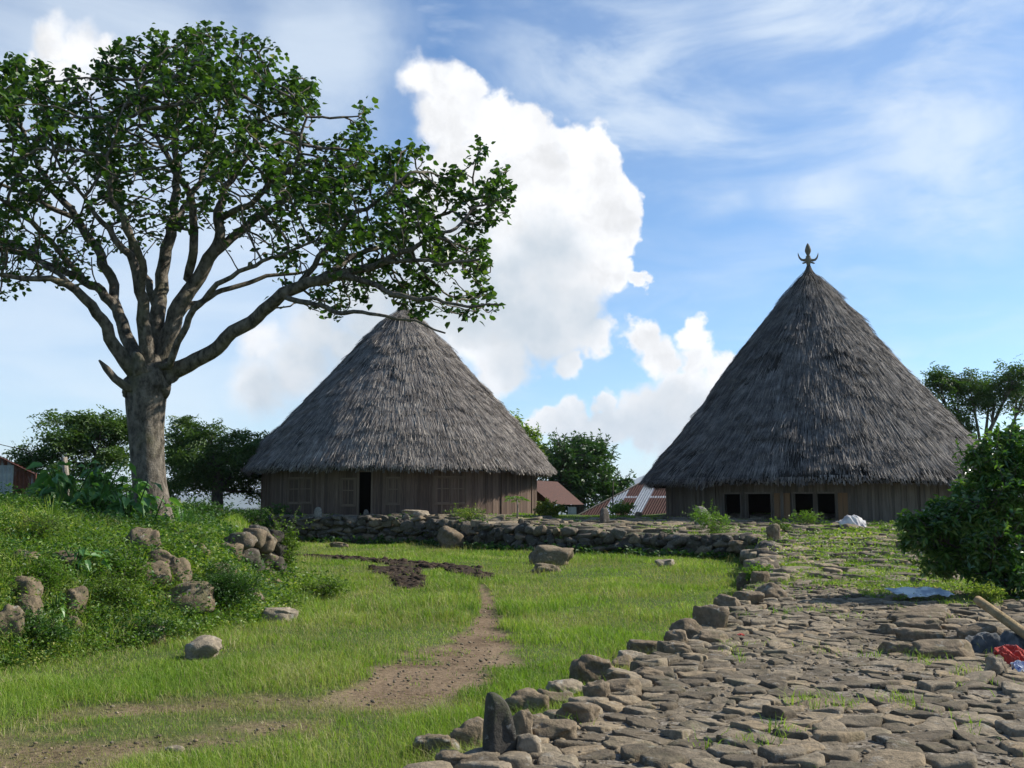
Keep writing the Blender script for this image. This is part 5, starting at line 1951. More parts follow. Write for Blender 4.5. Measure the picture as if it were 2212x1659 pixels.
def blob_tree(name, label, group, base, trunk_h, lobes, leaf, mat, bark_m, seed, trunk_r=0.25, cat='tree', shell=0.55, up=0.5, aspect=0.45, feather=0, density=1.0, lean=(0, 0), nsub=7, spread=0.50, shoots=0, shoot_len=0.4):
    """trunk, limbs to every lobe, twigs inside, and leaves gathered in clumps through each lobe's volume
    lobes: (x, y, z, rx, ry, rz, n_leaves) relative to base"""
    rng = np.random.default_rng(seed)
    base = np.array(base, float)
    root = empty(name, base)
    tag(root, label, cat, group)
    mb = MB()
    top = np.array([lean[0], lean[1], trunk_h])
    k = 7
    tp = np.array([top * t + np.array([0.06 * math.sin(t * 5 + seed), 0.05 * math.cos(t * 4), 0]) * trunk_h * 0.25 for t in np.linspace(-0.05, 1, k)])
    mb.tube(tp, trunk_r * np.linspace(1.15, 0.75, k), 9)
    cb = MB()
    for (x, y, z, rx, ry, rz, n) in lobes:
        c = np.array([x, y, z], float)
        R3 = np.array([rx, ry, rz], float)
        st = tp[rng.integers(k // 2, k)]
        m1 = st + (c - st) * 0.5 + np.array([0, 0, -0.12 * np.linalg.norm(c - st)]) + rng.normal(0, 0.08, 3) * R3
        ts = np.linspace(0, 1, 8)[:, None]
        cv = (1 - ts) ** 2 * st + 2 * ts * (1 - ts) * m1 + ts ** 2 * c
        mb.tube(cv, np.linspace(trunk_r * 0.5, trunk_r * 0.16, 8), 6)
        # sub clumps near the shell of the lobe
        ncl = max(4, int(nsub * (1 + n / 700.0)))
        q = rng.normal(0, 1, (ncl, 3))
        q /= np.linalg.norm(q, axis=1, keepdims=True)
        q *= (shell + (1 - shell) * rng.random((ncl, 1)))
        q = q * (0.75 + 0.5 * rng.random((ncl, 1)))
        cl = c + q * R3
        for p in cl:
            e = p - cv[5]
            mb.tube([cv[5], cv[5] + e * 0.5 + rng.normal(0, 0.05, 3) * R3, p], [trunk_r * 0.12, trunk_r * 0.08, trunk_r * 0.03], 4, caps=False)
        nn = int(n * density)
        w = rng.integers(0, ncl, nn)
        off = rng.normal(0, 1, (nn, 3)) * (R3 * (spread / ncl ** 0.33)) * rng.uniform(0.6, 1.5, (ncl, 1))[w]
        bse = cl[w] + off
        d, nr = frames(nn, rng, up)
        if feather:
            # feathery compound leaf: pairs of narrow leaflets along a drooping stalk
            for f in range(feather):
                t = (f + 0.5) / feather
                b2 = bse + d * (leaf * 2.6 * t) + np.array([0, 0, -leaf * 1.1 * t * t])
                side = np.cross(nr, d)
                for sg in (-1, 1):
                    dd = side * sg + d * 0.35
                    dd /= np.linalg.norm(dd, axis=1, keepdims=True)
                    L = leaf * rng.uniform(.8, 1.2, nn) * (1 - 0.4 * abs(t - .45))
                    leaves(cb, b2, dd, nr, L, L * 0.42, 0.1, 'diamond', 0.15)
        else:
            L = leaf * rng.uniform(.65, 1.3, nn)
            leaves(cb, bse, d, nr, L, L * aspect, 0.2, 'diamond', 0.15)
    if shoots:
        lob = np.array(lobes, float)
        pr = lob[:, 6] / lob[:, 6].sum()
        for _ in range(shoots):
            x, y, z, rx, ry, rz, n = lob[rng.choice(len(lob), p=pr)]
            q = rng.normal(0, 1, 3)
            q[2] = abs(q[2]) * 0.8 - 0.1
            q /= np.linalg.norm(q)
            a = np.array([x, y, z]) + q * np.array([rx, ry, rz]) * 0.8
            dv = q * 0.8 + np.array([0, 0, 0.5]) + rng.normal(0, 0.25, 3)
            dv /= np.linalg.norm(dv)
            ln_ = shoot_len * rng.uniform(0.5, 1.3)
            bend = np.array([0, 0, -0.25 * ln_ * rng.random()])
            pts = np.array([a, a + dv * ln_ * 0.5, a + dv * ln_ + bend])
            mb.tube(np.vstack([[x, y, z], pts]), [leaf * 0.09, leaf * 0.06, leaf * 0.05, leaf * 0.02], 4, caps=False)
            m = 13
            tt = rng.uniform(0.1, 1.0, m)[:, None]
            bb = (1 - tt) ** 2 * pts[0] + 2 * tt * (1 - tt) * pts[1] + tt ** 2 * pts[2]
            d, nr = frames(m, rng, up)
            d = d + dv * 0.7
            d /= np.linalg.norm(d, axis=1, keepdims=True)
            nr = nr - d * np.sum(nr * d, 1, keepdims=True)
            nr /= np.linalg.norm(nr, axis=1, keepdims=True)
            L = leaf * rng.uniform(.6, 1.1, m)
            leaves(cb, bb, d, nr, L, L * aspect, 0.2, 'diamond', 0.15)
    mb.build('trunk', bark_m, root, smooth=True)
    cb.build('crown', mat, root)
    return root


def lobes_px(base, Y, items):
    """(u, v, ru, rv, n[, dy]) seen -> lobes relative to base"""
    out = []
    for it in items:
        u, v, ru, rv, n = it[:5]
        dy = it[5] if len(it) > 5 else 0.0
        p = P(u, v, Y + dy)
        s = (Y + dy) / F
        out.append((*(p - np.array(base)), ru * s, max(ru, rv) * s * 0.8, rv * s, n))
    return out


def gbase(u, Y):
    x = P(u, 1090, Y)[0]
    return np.array([x, Y, gz(x, Y) - 0.05])


BG = 'trees behind the village'
b = gbase(205, 40)
blob_tree('rain_tree', 'flat topped feathery tree behind the big trunk on its left side', BG, b, 3.0 - b[2] * 0.6, lobes_px(b, 40, [(150, 905, 60, 20, 330), (220, 915, 70, 26, 420), (265, 930, 40, 30, 300, 1), (130, 950, 55, 22, 300, -1), (200, 960, 60, 24, 330, 1), (90, 985, 50, 20, 280), (110, 1020, 60, 24, 260, -1), (250, 990, 50, 22, 240), (60, 1010, 30, 16, 140), (180, 1010, 50, 18, 120)]),
          0.20, M['albizia_leaf'], M['dark_bark'], 2, 0.2, feather=3, nsub=6)
b = gbase(470, 48)
blob_tree('rain_tree', 'wide dark feathery tree between the big trunk and the left hut', BG, b, 3.6 - b[2] * 0.6, lobes_px(b, 48, [(400, 940, 50, 26, 420), (450, 945, 60, 26, 520), (395, 985, 50, 26, 460, 1), (460, 985, 70, 30, 620, -1), (530, 975, 50, 28, 460, 1), (565, 965, 36, 24, 300, 2), (430, 1030, 60, 26, 460), (500, 1030, 60, 24, 420, 1), (550, 1015, 50, 26, 380, 2), (545, 1060, 40, 14, 160, 2), (380, 1050, 50, 22, 300, 1)]),
          0.22, M['albizia_leaf'], M['dark_bark'], 3, 0.28, feather=3, nsub=6)
b = gbase(1250, 66)
blob_tree('fruit_tree', 'dense dark round tree between the two huts', BG, b, 3.5 - b[2] * 0.7, lobes_px(b, 66, [(1250, 990, 60, 44, 2000), (1215, 985, 36, 30, 900, -2), (1290, 1000, 44, 40, 1300, 1), (1320, 1060, 40, 24, 800), (1230, 1040, 60, 44, 1900, -1), (1280, 1050, 60, 34, 1500), (1195, 1025, 34, 40, 900), (1260, 1085, 70, 24, 900, 1), (1345, 1045, 18, 14, 200), (1285, 970, 20, 14, 200), (1250, 960, 20, 14, 200)]),
          0.36, M['orange_leaf'], M['dark_bark'], 4, 0.4, aspect=0.36, nsub=9, shell=0.6, shoots=120, shoot_len=1.1)
b = gbase(1120, 72)
blob_tree('slender_tree', 'lighter green pointed tree rising over the right slope of the left roof', BG, b, 5.0 - b[2] * 0.7, lobes_px(b, 72, [(1120, 920, 22, 28, 420), (1135, 955, 34, 30, 700), (1155, 985, 34, 30, 700), (1110, 985, 40, 40, 600), (1170, 1010, 24, 24, 380)]), 0.36, M['weed'], M['dark_bark'], 5, 0.3, aspect=0.4)
b = gbase(2130, 58)
blob_tree('rain_tree', 'tall open feathery tree beyond the right roof with bare forked limbs', BG, b, 5.0 - b[2] * 0.7, lobes_px(b, 58, [(2010, 815, 34, 18, 170), (2045, 830, 40, 22, 240), (2030, 870, 40, 24, 200, -1), (2095, 835, 36, 28, 280), (2140, 830, 40, 28, 300, 1), (2080, 890, 50, 30, 260), (2150, 865, 36, 26, 200), (2190, 815, 30, 26, 260), (2215, 850, 40, 40, 300, 1), (2060, 930, 50, 24, 180)]),
          0.24, M['albizia_leaf'], M['bark'], 6, 0.28, feather=3, nsub=6)

# glossy shrub on the right, near the path
b = np.array([8.55, 17.0, gz(8.55, 17.0) - 0.05])
blob_tree('shrub', 'large glossy dark green shrub at the right edge above the path', 'shrubs', b, 0.9, lobes_px(b, 17.0, [
    (2150, 985, 50, 36, 1000), (2205, 980, 50, 60, 1300), (2180, 1010, 60, 40, 1100, .4), (2120, 1050, 50, 36, 800, .5), (2190, 1110, 70, 50, 1400, .3), (2090, 1190, 60, 40, 1000, -.2), (2110, 1010, 30, 30, 420), (2250, 1060, 70, 70, 1300), (2170, 1060, 60, 50, 1300, -.3), (2120, 1100, 46, 34, 700, -.4), (2065, 1125, 46, 24, 620, -.3),
    (2000, 1140, 46, 24, 620, -.2), (1985, 1165, 36, 24, 520), (2060, 1170, 60, 36, 1100, .2), (2140, 1165, 70, 46, 1500, -.4), (2220, 1170, 70, 60, 1500), (2050, 1215, 70, 24, 800, .3), (2140, 1235, 80, 36, 1300, -.2), (2210, 1260, 60, 40, 900, -.5), (2190, 1300, 40, 24, 420, -.7), (1960, 1130, 18, 16, 160, -.2), (2030, 1095, 24, 18, 200, .1)]),
    0.135, M['shrub_leaf'], M['dark_bark'], 7, 0.07, cat='shrub', aspect=0.40, nsub=11, shell=0.8, up=0.35, spread=0.36, shoots=150, shoot_len=0.42)


def bush(name, label, u, vb, w, h, leaf, n, mat, seed, aspect=0.45, group='bushes and plants', cat='bush', up=0.5, pt=None, stem=0.02):
    p = G(u, vb) if pt is None else np.array(pt, float)
    s = p[1] / F
    W, Hh = w * s, h * s
    p[1] += W * 0.3
    p[2] = gz(p[0], p[1]) - 0.03
    rng = np.random.default_rng(seed)
    lb = []
    nl = 6
    for k in range(nl):
        a = 2 * math.pi * k / nl + rng.uniform(-.4, .4)
        rr = W * 0.24
        lb.append((rr * math.cos(a), rr * math.sin(a) * 0.8, Hh * rng.uniform(.25, .72), W * 0.27, W * 0.24, Hh * 0.26, n // nl))
    return blob_tree(name, label, group, p, Hh * 0.35, lb, leaf, mat, M['dark_bark'], seed, stem, cat, 0.45, up, aspect, nsub=5, shoots=26, shoot_len=Hh * 0.38)


bush('bush', 'dark fine leaved bush bulging from the foot of the left bank', 470, 1345, 170, 120, 0.045, 6500, M['weed_dark'], 21)
bush('bush', 'bright green bush growing over the wall before the right hut', 1545, 1178, 92, 62, 0.10, 1500, M['fresh_leaf'], 22, 0.3)
bush('bush', 'round yellow and green bush beside the left hut', 1184, 1118, 52, 36, 0.20, 700, M['yellow_leaf'], 23, 0.4)
bush('bush', 'low bright weed bush in front of the striped iron roof', 1345, 1117, 60, 36, 0.16, 420, M['fresh_leaf'], 24, 0.5)
bush('bush', 'tall tuft of weeds growing before the open doorways', 1750, 1140, 70, 40, 0.10, 600, M['fresh_leaf'], 25, 0.3)
bush('bush', 'leafy clump low at the right end of the ramp edge', 1640, 1252, 54, 36, 0.08, 600, M['fresh_leaf'], 26, 0.4)
bush('bush', 'small weed clump on the terrace left of the doorways', 1690, 1150, 44, 28, 0.10, 350, M['weed'], 27, 0.4)
bush('bush', 'weeds tangled over the tumbled wall stretch', 1010, 1160, 90, 34, 0.09, 900, M['weed'], 28, 0.4)
bush('bush', 'leafy weeds in the lawn in front of the stone corner', 690, 1300, 110, 60, 0.06, 2200, M['weed'], 29, 0.35)
bush('bush', 'tall leafy climber standing at the stone corner of the bank', 607, 1262, 60, 150, 0.08, 2200, M['weed'], 30, 0.4)
bush('bush', 'low green bush at the near end of the left terrace wall', 590, 1130, 60, 26, 0.12, 500, M['weed_dark'], 31, 0.4)
bush('bush', 'low bush of small leaves right of the shrub foot', 2140, 1310, 70, 50, 0.05, 1300, M['weed'], 32, 0.4)


def broad_plant(label, u, vb, h, n, leaf, seed, mat='broad_leaf', spread=0.6, aspect=0.55, Y=None, name='broad_leaf_plant', group='broad leaved plants by the big tree'):
    rng = np.random.default_rng(seed)
    p = G(u, vb) if Y is None else gbase(u, Y)
    s = p[1] / F
    Hh = h * s
    p[2] = gz(p[0], p[1]) - 0.05
    root = empty(name, p)
    tag(root, label, 'plant', group)
    st = MB()
    lf = MB()
    for k in range(max(3, n // 9)):
        a = rng.uniform(0, 2 * math.pi)
        rr = Hh * spread * rng.uniform(0, .7)
        top = np.array([rr * math.cos(a), rr * math.sin(a), Hh * rng.uniform(.6, 1.0)])
        st.tube([(0.1 * top[0], 0.1 * top[1], 0), top * np.array([.4, .4, .5]), top], [0.022, 0.018, 0.010], 5)
        m = 9
        t = rng.uniform(0.25, 1.0, m)[:, None]
        b0 = np.array([0.1 * top[0], 0.1 * top[1], 0]) * (1 - t) + top * t
        d, nr = frames(m, rng, 0.8)
        d[:, 2] -= 0.45
        d /= np.linalg.norm(d, axis=1, keepdims=True)
        L = leaf * rng.uniform(.7, 1.25, m)
        e = b0 + d * 0.12
        leaves(lf, e, d, nr, L, L * aspect, 0.15, 'heart', 0.25)
    st.build('stem', M['weed_dark'], root)
    lf.build('foliage', M[mat], root)
    return root


for k, (u, h, n, lab) in enumerate([(150, 95, 60, 'leafy plant beside the pale post left of the big tree'), (205, 110, 70, 'tallest broad leaved plant left of the trunk'), (245, 100, 70, 'broad leaved plant with hanging leaves near the trunk'),
                                    (285, 90, 60, 'broad leaved plant touching the left side of the trunk'), (330, 95, 26, 'thin leafy stem growing in front of the trunk'), (100, 80, 50, 'broad leaved plant in front of the iron shed')]):
    broad_plant(lab, u, 1112, h * 1.35, int(n * 1.3), 0.30, 60 + k, Y=19.4 + 0.5 * (k % 3) if u < 300 else 20.9)
for q in [('feathery bright weed bush at the upper left of the bank', 60, 1180, 120, 80, 0.05, 2200, 'weed', 0.35), ('yellowish weed bush low at the left end of the bank', 80, 1290, 110, 70, 0.045, 1900, 'fresh_leaf', 0.4),
          ('loose green bush right of the leafy vine', 240, 1330, 120, 80, 0.05, 1900, 'weed', 0.4), ('dark creeper heap at the far left foot of the bank', 60, 1420, 130, 90, 0.055, 2000, 'weed_dark', 0.4),
          ('small yellow green bush between the bank rocks', 270, 1260, 80, 60, 0.05, 1300, 'fresh_leaf', 0.35), ('thin leaved weed bush below the big tree', 400, 1180, 120, 56, 0.05, 1500, 'weed', 0.3),
          ('low dark bush at the bank foot left of the boulder', 300, 1395, 120, 60, 0.045, 1700, 'weed_dark', 0.4), ('bright fine weed bush on top of the bank below the shed', 30, 1120, 130, 60, 0.06, 1500, 'fresh_leaf', 0.35)]:
    bush('bush', q[0], q[1], q[2], q[3], q[4], q[5], q[6], M[q[7]], 80 + q[1] % 50, q[8])
for k, (lab, u, Y, w, h) in enumerate([('dark low bush under the trees right of the big trunk', 440, 36, 120, 50), ('dark low bush close to the left wall of the left hut', 535, 41, 90, 46), ('dark undergrowth under the trees left of the big trunk', 230, 33, 150, 60),
                                        ('dark undergrowth behind the pale cut post', 110, 33, 130, 60)]):
    bush('bush', lab, u, 1100, w, h, 0.12, 1500, M['weed_dark'], 140 + k, 0.45, pt=gbase(u, Y))
broad_plant('large leaved vine hanging in the middle of the left bank', 165, 1240, 80, 60, 0.16, 70, spread=0.9, Y=None, group='leafy plants on the bank')
broad_plant('leafy creeper low on the left bank near its foot', 120, 1330, 60, 50, 0.13, 71, spread=0.9, group='leafy plants on the bank')
broad_plant('green leafy plant at the top of the bank near the stone corner', 470, 1118, 40, 46, 0.22, 72, group='leafy plants on the bank', Y=26)


def blade_plant(name, label, p, h, n, w, mat, seed, spread=0.45, group=None):
    rng = np.random.default_rng(seed)
    root = MB()
    a = rng.uniform(0, 2 * np.pi, n)
    ln = rng.uniform(0.15, 1.0, n) * spread
    hh = h * rng.uniform(.6, 1.0, n)
    b0 = np.column_stack([np.cos(a), np.sin(a), 0 * a]) * (0.12 * h)
    dirv = np.column_stack([np.cos(a), np.sin(a), 0 * a])
    side = np.column_stack([-np.sin(a), np.cos(a), 0 * a]) * w / 2
    rows = []
    for t, ws in ((0, .6), (.35, 1), (.7, .75), (1, .05)):
        c = b0 + dirv * (ln * hh * (t ** 1.6))[:, None] + np.array([0, 0, 1.0]) * (hh * (t - 0.18 * t * t))[:, None]
        rows += [c - side * ws, c + side * ws]
    V = np.stack(rows, 1).reshape(-1, 3)
    o = np.arange(n)[:, None] * 8
    root.add(V, np.concatenate([o + np.array([2 * k, 2 * k + 1, 2 * k + 3, 2 * k + 2]) for k in range(3)]))
    ob = root.build(name, mat)
    ob.location = [float(q) for q in p]
    tag(ob, label, 'plant', group)
    return ob


p = gbase(400, 24.0)
blade_plant('agave', 'spiky plant with long upright blades right of the big trunk', p, 0.95, 46, 0.055, M['broad_leaf'], 5, 0.5)
p = gbase(115, 16.5)
blade_plant('tall_grass_tuft', 'tall thin grass tuft on the bank top left of the trunk', p, 0.75, 40, 0.014, M['grass'], 6, 0.7)
p = G(160, 1150)
blade_plant('tall_grass_tuft', 'tall loose grass tuft lower on the bank at the left', p, 0.5, 36, 0.012, M['grass'], 7, 0.7)


def papaya():
    rng = np.random.default_rng(3)
    p = G(1117, 1122)
    p[2] = gz(p[0], p[1])
    root = empty('papaya_sapling', p)
    tag(root, 'slim sapling with a palm like tuft before the sunlit end of the left hut', 'sapling')
    mb = MB()
    Hh = 46 * p[1] / F
    mb.tube([(0, 0, -.1), (0.03, 0, Hh * .5), (0, 0, Hh)], [.045, .035, .025], 7)
    cr = MB()
    for k in range(11):
        a = 2 * math.pi * k / 11
        up = rng.uniform(-.1, .45)
        d = np.array([math.cos(a), math.sin(a), up])
        L = 0.42 * rng.uniform(.7, 1.1)
        s0 = np.array([0, 0, Hh * rng.uniform(.82, 1.0)])
        e = s0 + d * L
        mb.tube([s0, s0 + d * L * .5 + np.array([0, 0, .03]), e], [.012, .01, .006], 4)
        m = 7
        fa = np.linspace(-1.2, 1.2, m)
        dd = np.column_stack([np.cos(a + fa), np.sin(a + fa), np.full(m, -.25)])
        dd /= np.linalg.norm(dd, axis=1, keepdims=True)
        nr = np.tile([0, 0, 1.0], (m, 1))
        nr = nr - dd * np.sum(nr * dd, 1, keepdims=True)
        leaves(cr, np.tile(e, (m, 1)), dd, nr, 0.27, 0.085, 0.15, 'diamond', 0.2)
    mb.build('trunk', M['post'], root, smooth=True)
    cr.build('crown', M['fresh_leaf'], root)


papaya()


# ------------------------------------------------------------------ iron roofed houses
def corr_sheet(mb, su, sv, p00, pu, pv, Lu, Lv, waves, amp=0.03, clip=None):
    """corrugated sheet: origin p00, unit vectors pu (across the waves) and pv (along them)"""
    nu = int(waves * 4) + 1
    nv = 9
    us = np.linspace(0, Lu, nu)
    nrm = np.cross(pu, pv)
    V, A, B = [], [], []
    for a in us:
        hi = 1.0 if clip is None else clip(a / Lu)
        for t in np.linspace(0, hi, nv):
            w = amp * math.sin(2 * math.pi * waves * a / Lu)
            V.append(np.array(p00) + np.array(pu) * a + np.array(pv) * (t * Lv) + nrm * w)
            A.append(a)
            B.append(t * Lv)
    i, j = np.meshgrid(np.arange(nu - 1), np.arange(nv - 1), indexing='ij')
    q = np.stack([i * nv + j, (i + 1) * nv + j, (i + 1) * nv + j + 1, i * nv + j + 1], -1).reshape(-1, 4)
    mb.add(V, q)
    su += A
    sv += B


def build_striped_roof():
    Y = 56.5
    A = P(1243, 1117, Y)
    z0 = A[2]
    T = P(1425, 1036, Y + 1.0)
    al = math.radians(30)
    pu = np.array([math.cos(al), -math.sin(al), 0.0])
    pd = np.array([math.sin(al), math.cos(al), 0.0])
    root = empty('iron_roof_house', (A[0] + 3, Y + 1.5, z0 - 2.2))
    tag(root, 'low house with a striped roof of rusty and bare corrugated iron', 'house')
    loc = np.array(root.location)
    L = 6.4
    run, rise = 3.2, T[2] - z0
    Lv = math.hypot(run, rise)
    O = np.array([A[0], Y, z0])
    pv = (pd * run + np.array([0, 0, rise])) / Lv
    pvb = (-pd * run + np.array([0, 0, rise])) / Lv
    hip = 0.50

    def clip(f):
        return min(1.0, f / hip) if f < hip else 1.0
    for o_, p_ in ((O, pv), (O + pd * 2 * run, pvb)):
        mb, su, sv = MB(), [], []
        corr_sheet(mb, su, sv, o_, pu, p_, L, Lv, 42, 0.026, clip)
        mb.build('roof', M['iron_striped'], root, loc=loc, attrs={'su': su, 'sv': sv})
    up = np.array([0, 0, 1.0])
    R1 = O + pu * L * hip + pd * run + up * (rise + .03)
    R2 = O + pu * L + pd * run + up * (rise + .03)
    mb = MB()
    for a_, b_ in ((O + up * .03, R1), (R1, R2), (O + pd * 2 * run + up * .03, R1)):
        mb.tube([a_, b_], 0.05, 6)
    mb.build('ridge_cap', M['post'], root, loc=loc)
    mb = MB()
    rot = Matrix.Rotation(-al, 3, 'Z')
    mb.box(O + pu * (L / 2 + .5) + pd * run - up * 1.3, (L - 1.6, 2 * run - 1.2, 2.4), rot)
    mb.build('wall', M['plank_grey'], root, loc=loc)
    for k in (0.55, 2.4, 4.2, 6.0):
        mb = MB()
        q = O + pu * k + pd * 0.15
        mb.tube([q - up * 2.4, q + up * 0.02], 0.06, 7)
        mb.build('post', M['post'], root, loc=loc)


build_striped_roof()


def build_red_roof():
    Y = 60.0
    e = P(1250, 1078, Y)        # low right corner of the eave
    root = empty('iron_roof_house', (P(1180, 1110, Y)[0], Y + 2, e[2] - 2.2))
    tag(root, 'small house with a dull red iron roof peeping out beside the left hut', 'house')
    loc = np.array(root.location)
    ridge = P(1130, 1040, Y + 1.5)
    low = P(1195, 1090, Y - 1.8)
    # slope falling to the right, front edge going back to the corner
    pu = np.array([0.30, -0.0, -0.0]) + np.array([P(1250, 1076, Y + 3.2)[0] - low[0], 5.0, 0.0])
    pu = pu / np.linalg.norm(pu)
    top = ridge
    pv = (top - low)
    pv[1] = -1.0
    Lv = np.linalg.norm(pv)
    pv = pv / Lv
    mb, su, sv = MB(), [], []
    corr_sheet(mb, su, sv, low, pu, pv, 5.6, Lv, 30, 0.02)
    mb.build('roof', M['iron_rust'], root, loc=loc, attrs={'su': su, 'sv': sv})
    mb, su, sv = MB(), [], []
    corr_sheet(mb, su, sv, low + np.array([-3.4, 0.5, -1.9]), np.array([1.0, 0, 0]), np.array([0, 0, 1.0]), 3.2, 5.2, 14, 0.02, lambda f: 1 - 0.60 * f)
    o_ = mb.build('wall', M['iron_rust'], root, loc=loc, attrs={'su': su, 'sv': sv})
    mb = MB()
    q = P(1190, 1110, Y - 1.2)
    e2 = P(1236, 1100, Y + 0.5)
    mb.box((e2[0], Y + 0.6, low[2] - 1.25), (0.5, 0.5, 2.2))
    mb.build('wall', M['whitewash'], root, loc=loc)


build_red_roof()


def build_shed():
    Y = 30.0
    a = P(-60, 955, Y)
    bq = P(78, 1022, Y)
    root = empty('iron_shed', (a[0], Y + 1.5, gz(a[0], Y)))
    back = np.array([bq[0] * 1.02, bq[1], 0.0])
    back /= np.linalg.norm(back)
    tag(root, 'shed of patchy rusty corrugated iron at the left edge behind weeds', 'shed')
    loc = np.array(root.location)
    zb = P(0, 1075, Y)[2] - 0.9
    mb, su, sv = MB(), [], []
    W = bq[0] - a[0]
    hl, hr = a[2] - zb, bq[2] - zb
    corr_sheet(mb, su, sv, (a[0], Y, zb), np.array([1.0, 0, 0]), np.array([0, 0, 1.0]), W, hl, 16, 0.02, lambda f: 1 + (hr / hl - 1) * f)
    mb.build('wall', M['iron'], root, loc=loc, attrs={'su': su, 'sv': sv})
    mb, su, sv = MB(), [], []
    sl = np.array([W, 0, bq[2] - a[2]])
    Ls = np.linalg.norm(sl)
    sl /= Ls
    corr_sheet(mb, su, sv, np.array([a[0] - .1, Y - .25, a[2] + .05]), back, sl, 4.0, Ls + 0.2, 20, 0.02)
    mb.build('roof', M['iron_rust'], root, loc=loc, attrs={'su': su, 'sv': sv})
    mb, su, sv = MB(), [], []
    corr_sheet(mb, su, sv, (bq[0], Y, zb), back, np.array([0, 0, 1.0]), 3.5, hr, 18, 0.02)
    mb.build('wall', M['iron'], root, loc=loc, attrs={'su': su, 'sv': sv})


build_shed()

pb = gbase(146, 22.5)
pt = P(139, 988, 22.5)
mb = MB()
mb.tube([(0, 0, -.2), (-.02, 0, .6), (pt[0] - pb[0], 0, pt[2] - pb[2])], [.075, .07, .065], 10)
o = mb.build('wooden_post', M['post'], smooth=True)
o.location = pb
tag(o, 'pale cut wooden post among the broad leaved plants', 'post')
mb = MB()
w0, w1 = P(-160, 900, 34), P(58, 972, 36)
tt = np.linspace(0, 1, 12)[:, None]
mb.tube(w0 * (1 - tt) + w1 * tt - np.array([0, 0, .15]) * (4 * tt * (1 - tt)), 0.014, 5)
o = mb.build('power_line', M['interior'])
tag(o, 'thin dark wire crossing the sky at the left edge', 'wire')
pb = gbase(1215, 54)
mb = MB()
mb.tube([(0, 0, -2), (0.1, 0, P(1232, 1078, 54)[2] - pb[2])], 0.03, 6)
pt = P(1324, 1040, 50)
pg = gbase(1323, 50)
mb = MB()
mb.tube([(0, 0, -.3), (.03, 0, 1.2), (.06, 0, pt[2] - pg[2])], [.04, .035, .025], 7)
o = mb.build('thin_pole', M['dark_bark'], smooth=True)
o.location = pg
tag(o, 'thin dark pole standing before the striped iron roof', 'pole')


# ------------------------------------------------------------------ cloths and the pole on the right
def cloth(name, label, cat, c, size, mat, seed, drop=0.0, fold=0.05, rz=0.0, hump=0.0, thick=0.008, edge=0.25, n=44, base=None):
    """crumpled sheet: size (w, d), hump = height of what it lies over, drop = how far the front edge hangs"""
    u = np.linspace(-1, 1, n)
    X, Y = np.meshgrid(u, u, indexing='ij')
    ro = 1 + edge * (fbm(np.arctan2(Y, X) * 1.4 + seed, np.zeros_like(X) + seed, seed, 3) - 0.5)
    x = X * size[0] / 2 * ro
    y = Y * size[1] / 2 * ro
    f = np.abs(fbm(X * 3.2 + Y * 1.4 + seed, Y * 0.7 - X * 0.3, seed + 2, 3) - 0.5) * 3.2
    r = np.sqrt(X * X + Y * Y)
    z = fold * (1 - f) + hump * np.exp(-(r / 0.75) ** 4) + fold * 0.25 * fbm(X * 4, Y * 4, seed + 5, 2)
    z = z - drop * sst(0.1, -1.0, Y) ** 1.3
    ca, sa = math.cos(rz), math.sin(rz)
    V = np.stack([x * ca - y * sa, x * sa + y * ca, z], -1).reshape(-1, 3)
    i, j = np.meshgrid(np.arange(n - 1), np.arange(n - 1), indexing='ij')
    q = np.stack([i * n + j, (i + 1) * n + j, (i + 1) * n + j + 1, i * n + j + 1], -1).reshape(-1, 4)
    o = MB().add(V, q).build(name, mat, smooth=True)
    md = o.modifiers.new('solid', 'SOLIDIFY')
    md.thickness = thick
    o.location = [float(k) for k in c]
    tag(o, label, cat)
    return o


p = G(1840, 1142)
cloth('white_cloth', 'white cloth draped over a stone in front of the right hut', 'cloth', (p[0], p[1], gz(p[0], p[1]) + 0.05), (1.0, 0.6), M['cloth_white'], 3, 0.16, 0.20, 0.1, 0.24, 0.008, 0.5)
px_rock('boulder', 'grey stone under the white cloth before the right hut', 'boulder', 1838, 1146, 40, 14, 'rock', 0.8, 29, 0.4)
p = G(2000, 1302)
cloth('pale_cloth', 'pale blue grey cloth spread flat over stones below the shrub', 'cloth', (p[0], p[1] + .25, gz(p[0], p[1]) + 0.12), (0.92, 0.5), M['cloth_pale'], 4, 0.05, 0.07, -0.05, 0.04)
p = G(2165, 1412)
px_rock('boulder', 'dark round boulder under the slate cloth at the right edge', 'boulder', 2130, 1402, 90, 50, 'dark_rock', 0.8, 28, 0.3, None, 0.1, 0.2)
cloth('slate_cloth', 'crumpled slate blue garment hanging over a boulder at the right edge', 'garment', (p[0] + 0.06, p[1] + 0.05, gz(p[0], p[1]) + 0.06), (0.74, 0.58), M['cloth_denim'], 6, 0.17, 0.085, -0.6, 0.07, 0.012, 0.35)
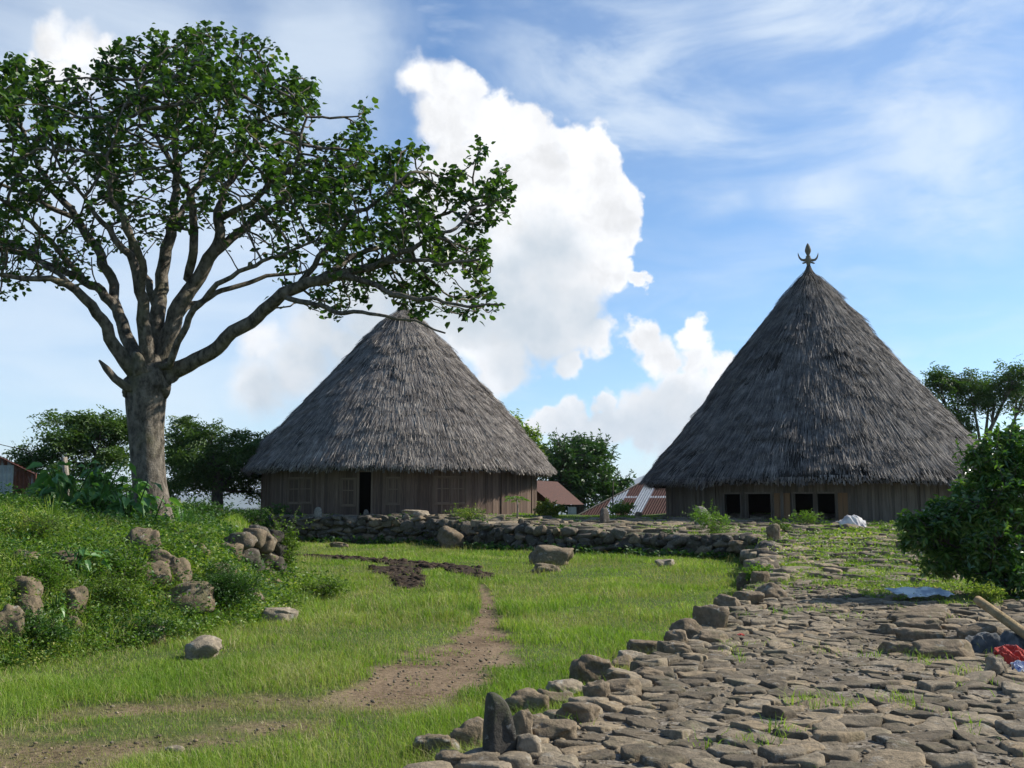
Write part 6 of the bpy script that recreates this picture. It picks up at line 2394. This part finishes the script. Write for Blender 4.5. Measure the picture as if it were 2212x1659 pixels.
p = G(2188, 1438)
cloth('red_cloth', 'bright red rag crumpled among stones at the right edge', 'cloth', (p[0], p[1], gz(p[0], p[1]) + 0.05), (0.32, 0.26), M['cloth_red'], 7, 0.06, 0.11, 0.3, 0.04, 0.008, 0.6)
p = G(2206, 1462)
cloth('blue_cloth', 'blue and white rag cut by the right edge below the red rag', 'cloth', (p[0], p[1], gz(p[0], p[1]) + 0.05), (0.15, 0.14), M['cloth_blue'], 9, 0.03, 0.07, 0.3, 0.02, 0.008, 0.5)
px_rock('boulder', 'pale yellowish stone in front of the red rag', 'boulder', 2160, 1462, 50, 40, 'pale_rock', 0.8, 33, 0.4)

a = P(2112, 1296, 11.6)
b2 = P(2330, 1452, 9.7)
mb = MB()
t = np.linspace(0, 1, 12)[:, None]
mb.tube(a * (1 - t) + b2 * t, 0.052 + 0.006 * np.linspace(0, 1, 12), 14)
o = mb.build('wooden_pole', M['pole_wood'], smooth=False)
for pl in o.data.polygons:
    pl.use_smooth = len(pl.vertices) == 4
tag(o, 'peeled tan wooden pole slanting in from the right edge', 'pole')
p = G(1600, 1385)
cloth('litter', 'tiny orange scrap of litter lying on the paved path', 'litter', (p[0], p[1], gz(p[0], p[1]) + 0.06), (0.07, 0.05), M['cloth_red'], 11, 0.0, 0.02, 0.2, 0.01, 0.004, 0.5, 12)


# ------------------------------------------------------------------ air
hz = bpy.data.materials.new('haze')
hz.use_nodes = True
ht = NT(hz.node_tree)
for n_ in list(ht.n):
    if n_.type == 'BSDF_PRINCIPLED':
        ht.n.remove(n_)
pv_ = ht.node('ShaderNodeVolumePrincipled')
pv_.inputs['Color'].default_value = (0.80, 0.88, 1.0, 1)
pv_.inputs['Density'].default_value = 0.00008
pv_.inputs['Anisotropy'].default_value = 0.2
ht.l.new(pv_.outputs[0], ht.n['Material Output'].inputs['Volume'])
mb = MB()
mb.box((0, 4000, 0), (30000, 24000, 440))
o = mb.build('haze', hz)
tag(o, 'thin bluish air over the far hills', 'haze', kind='stuff')
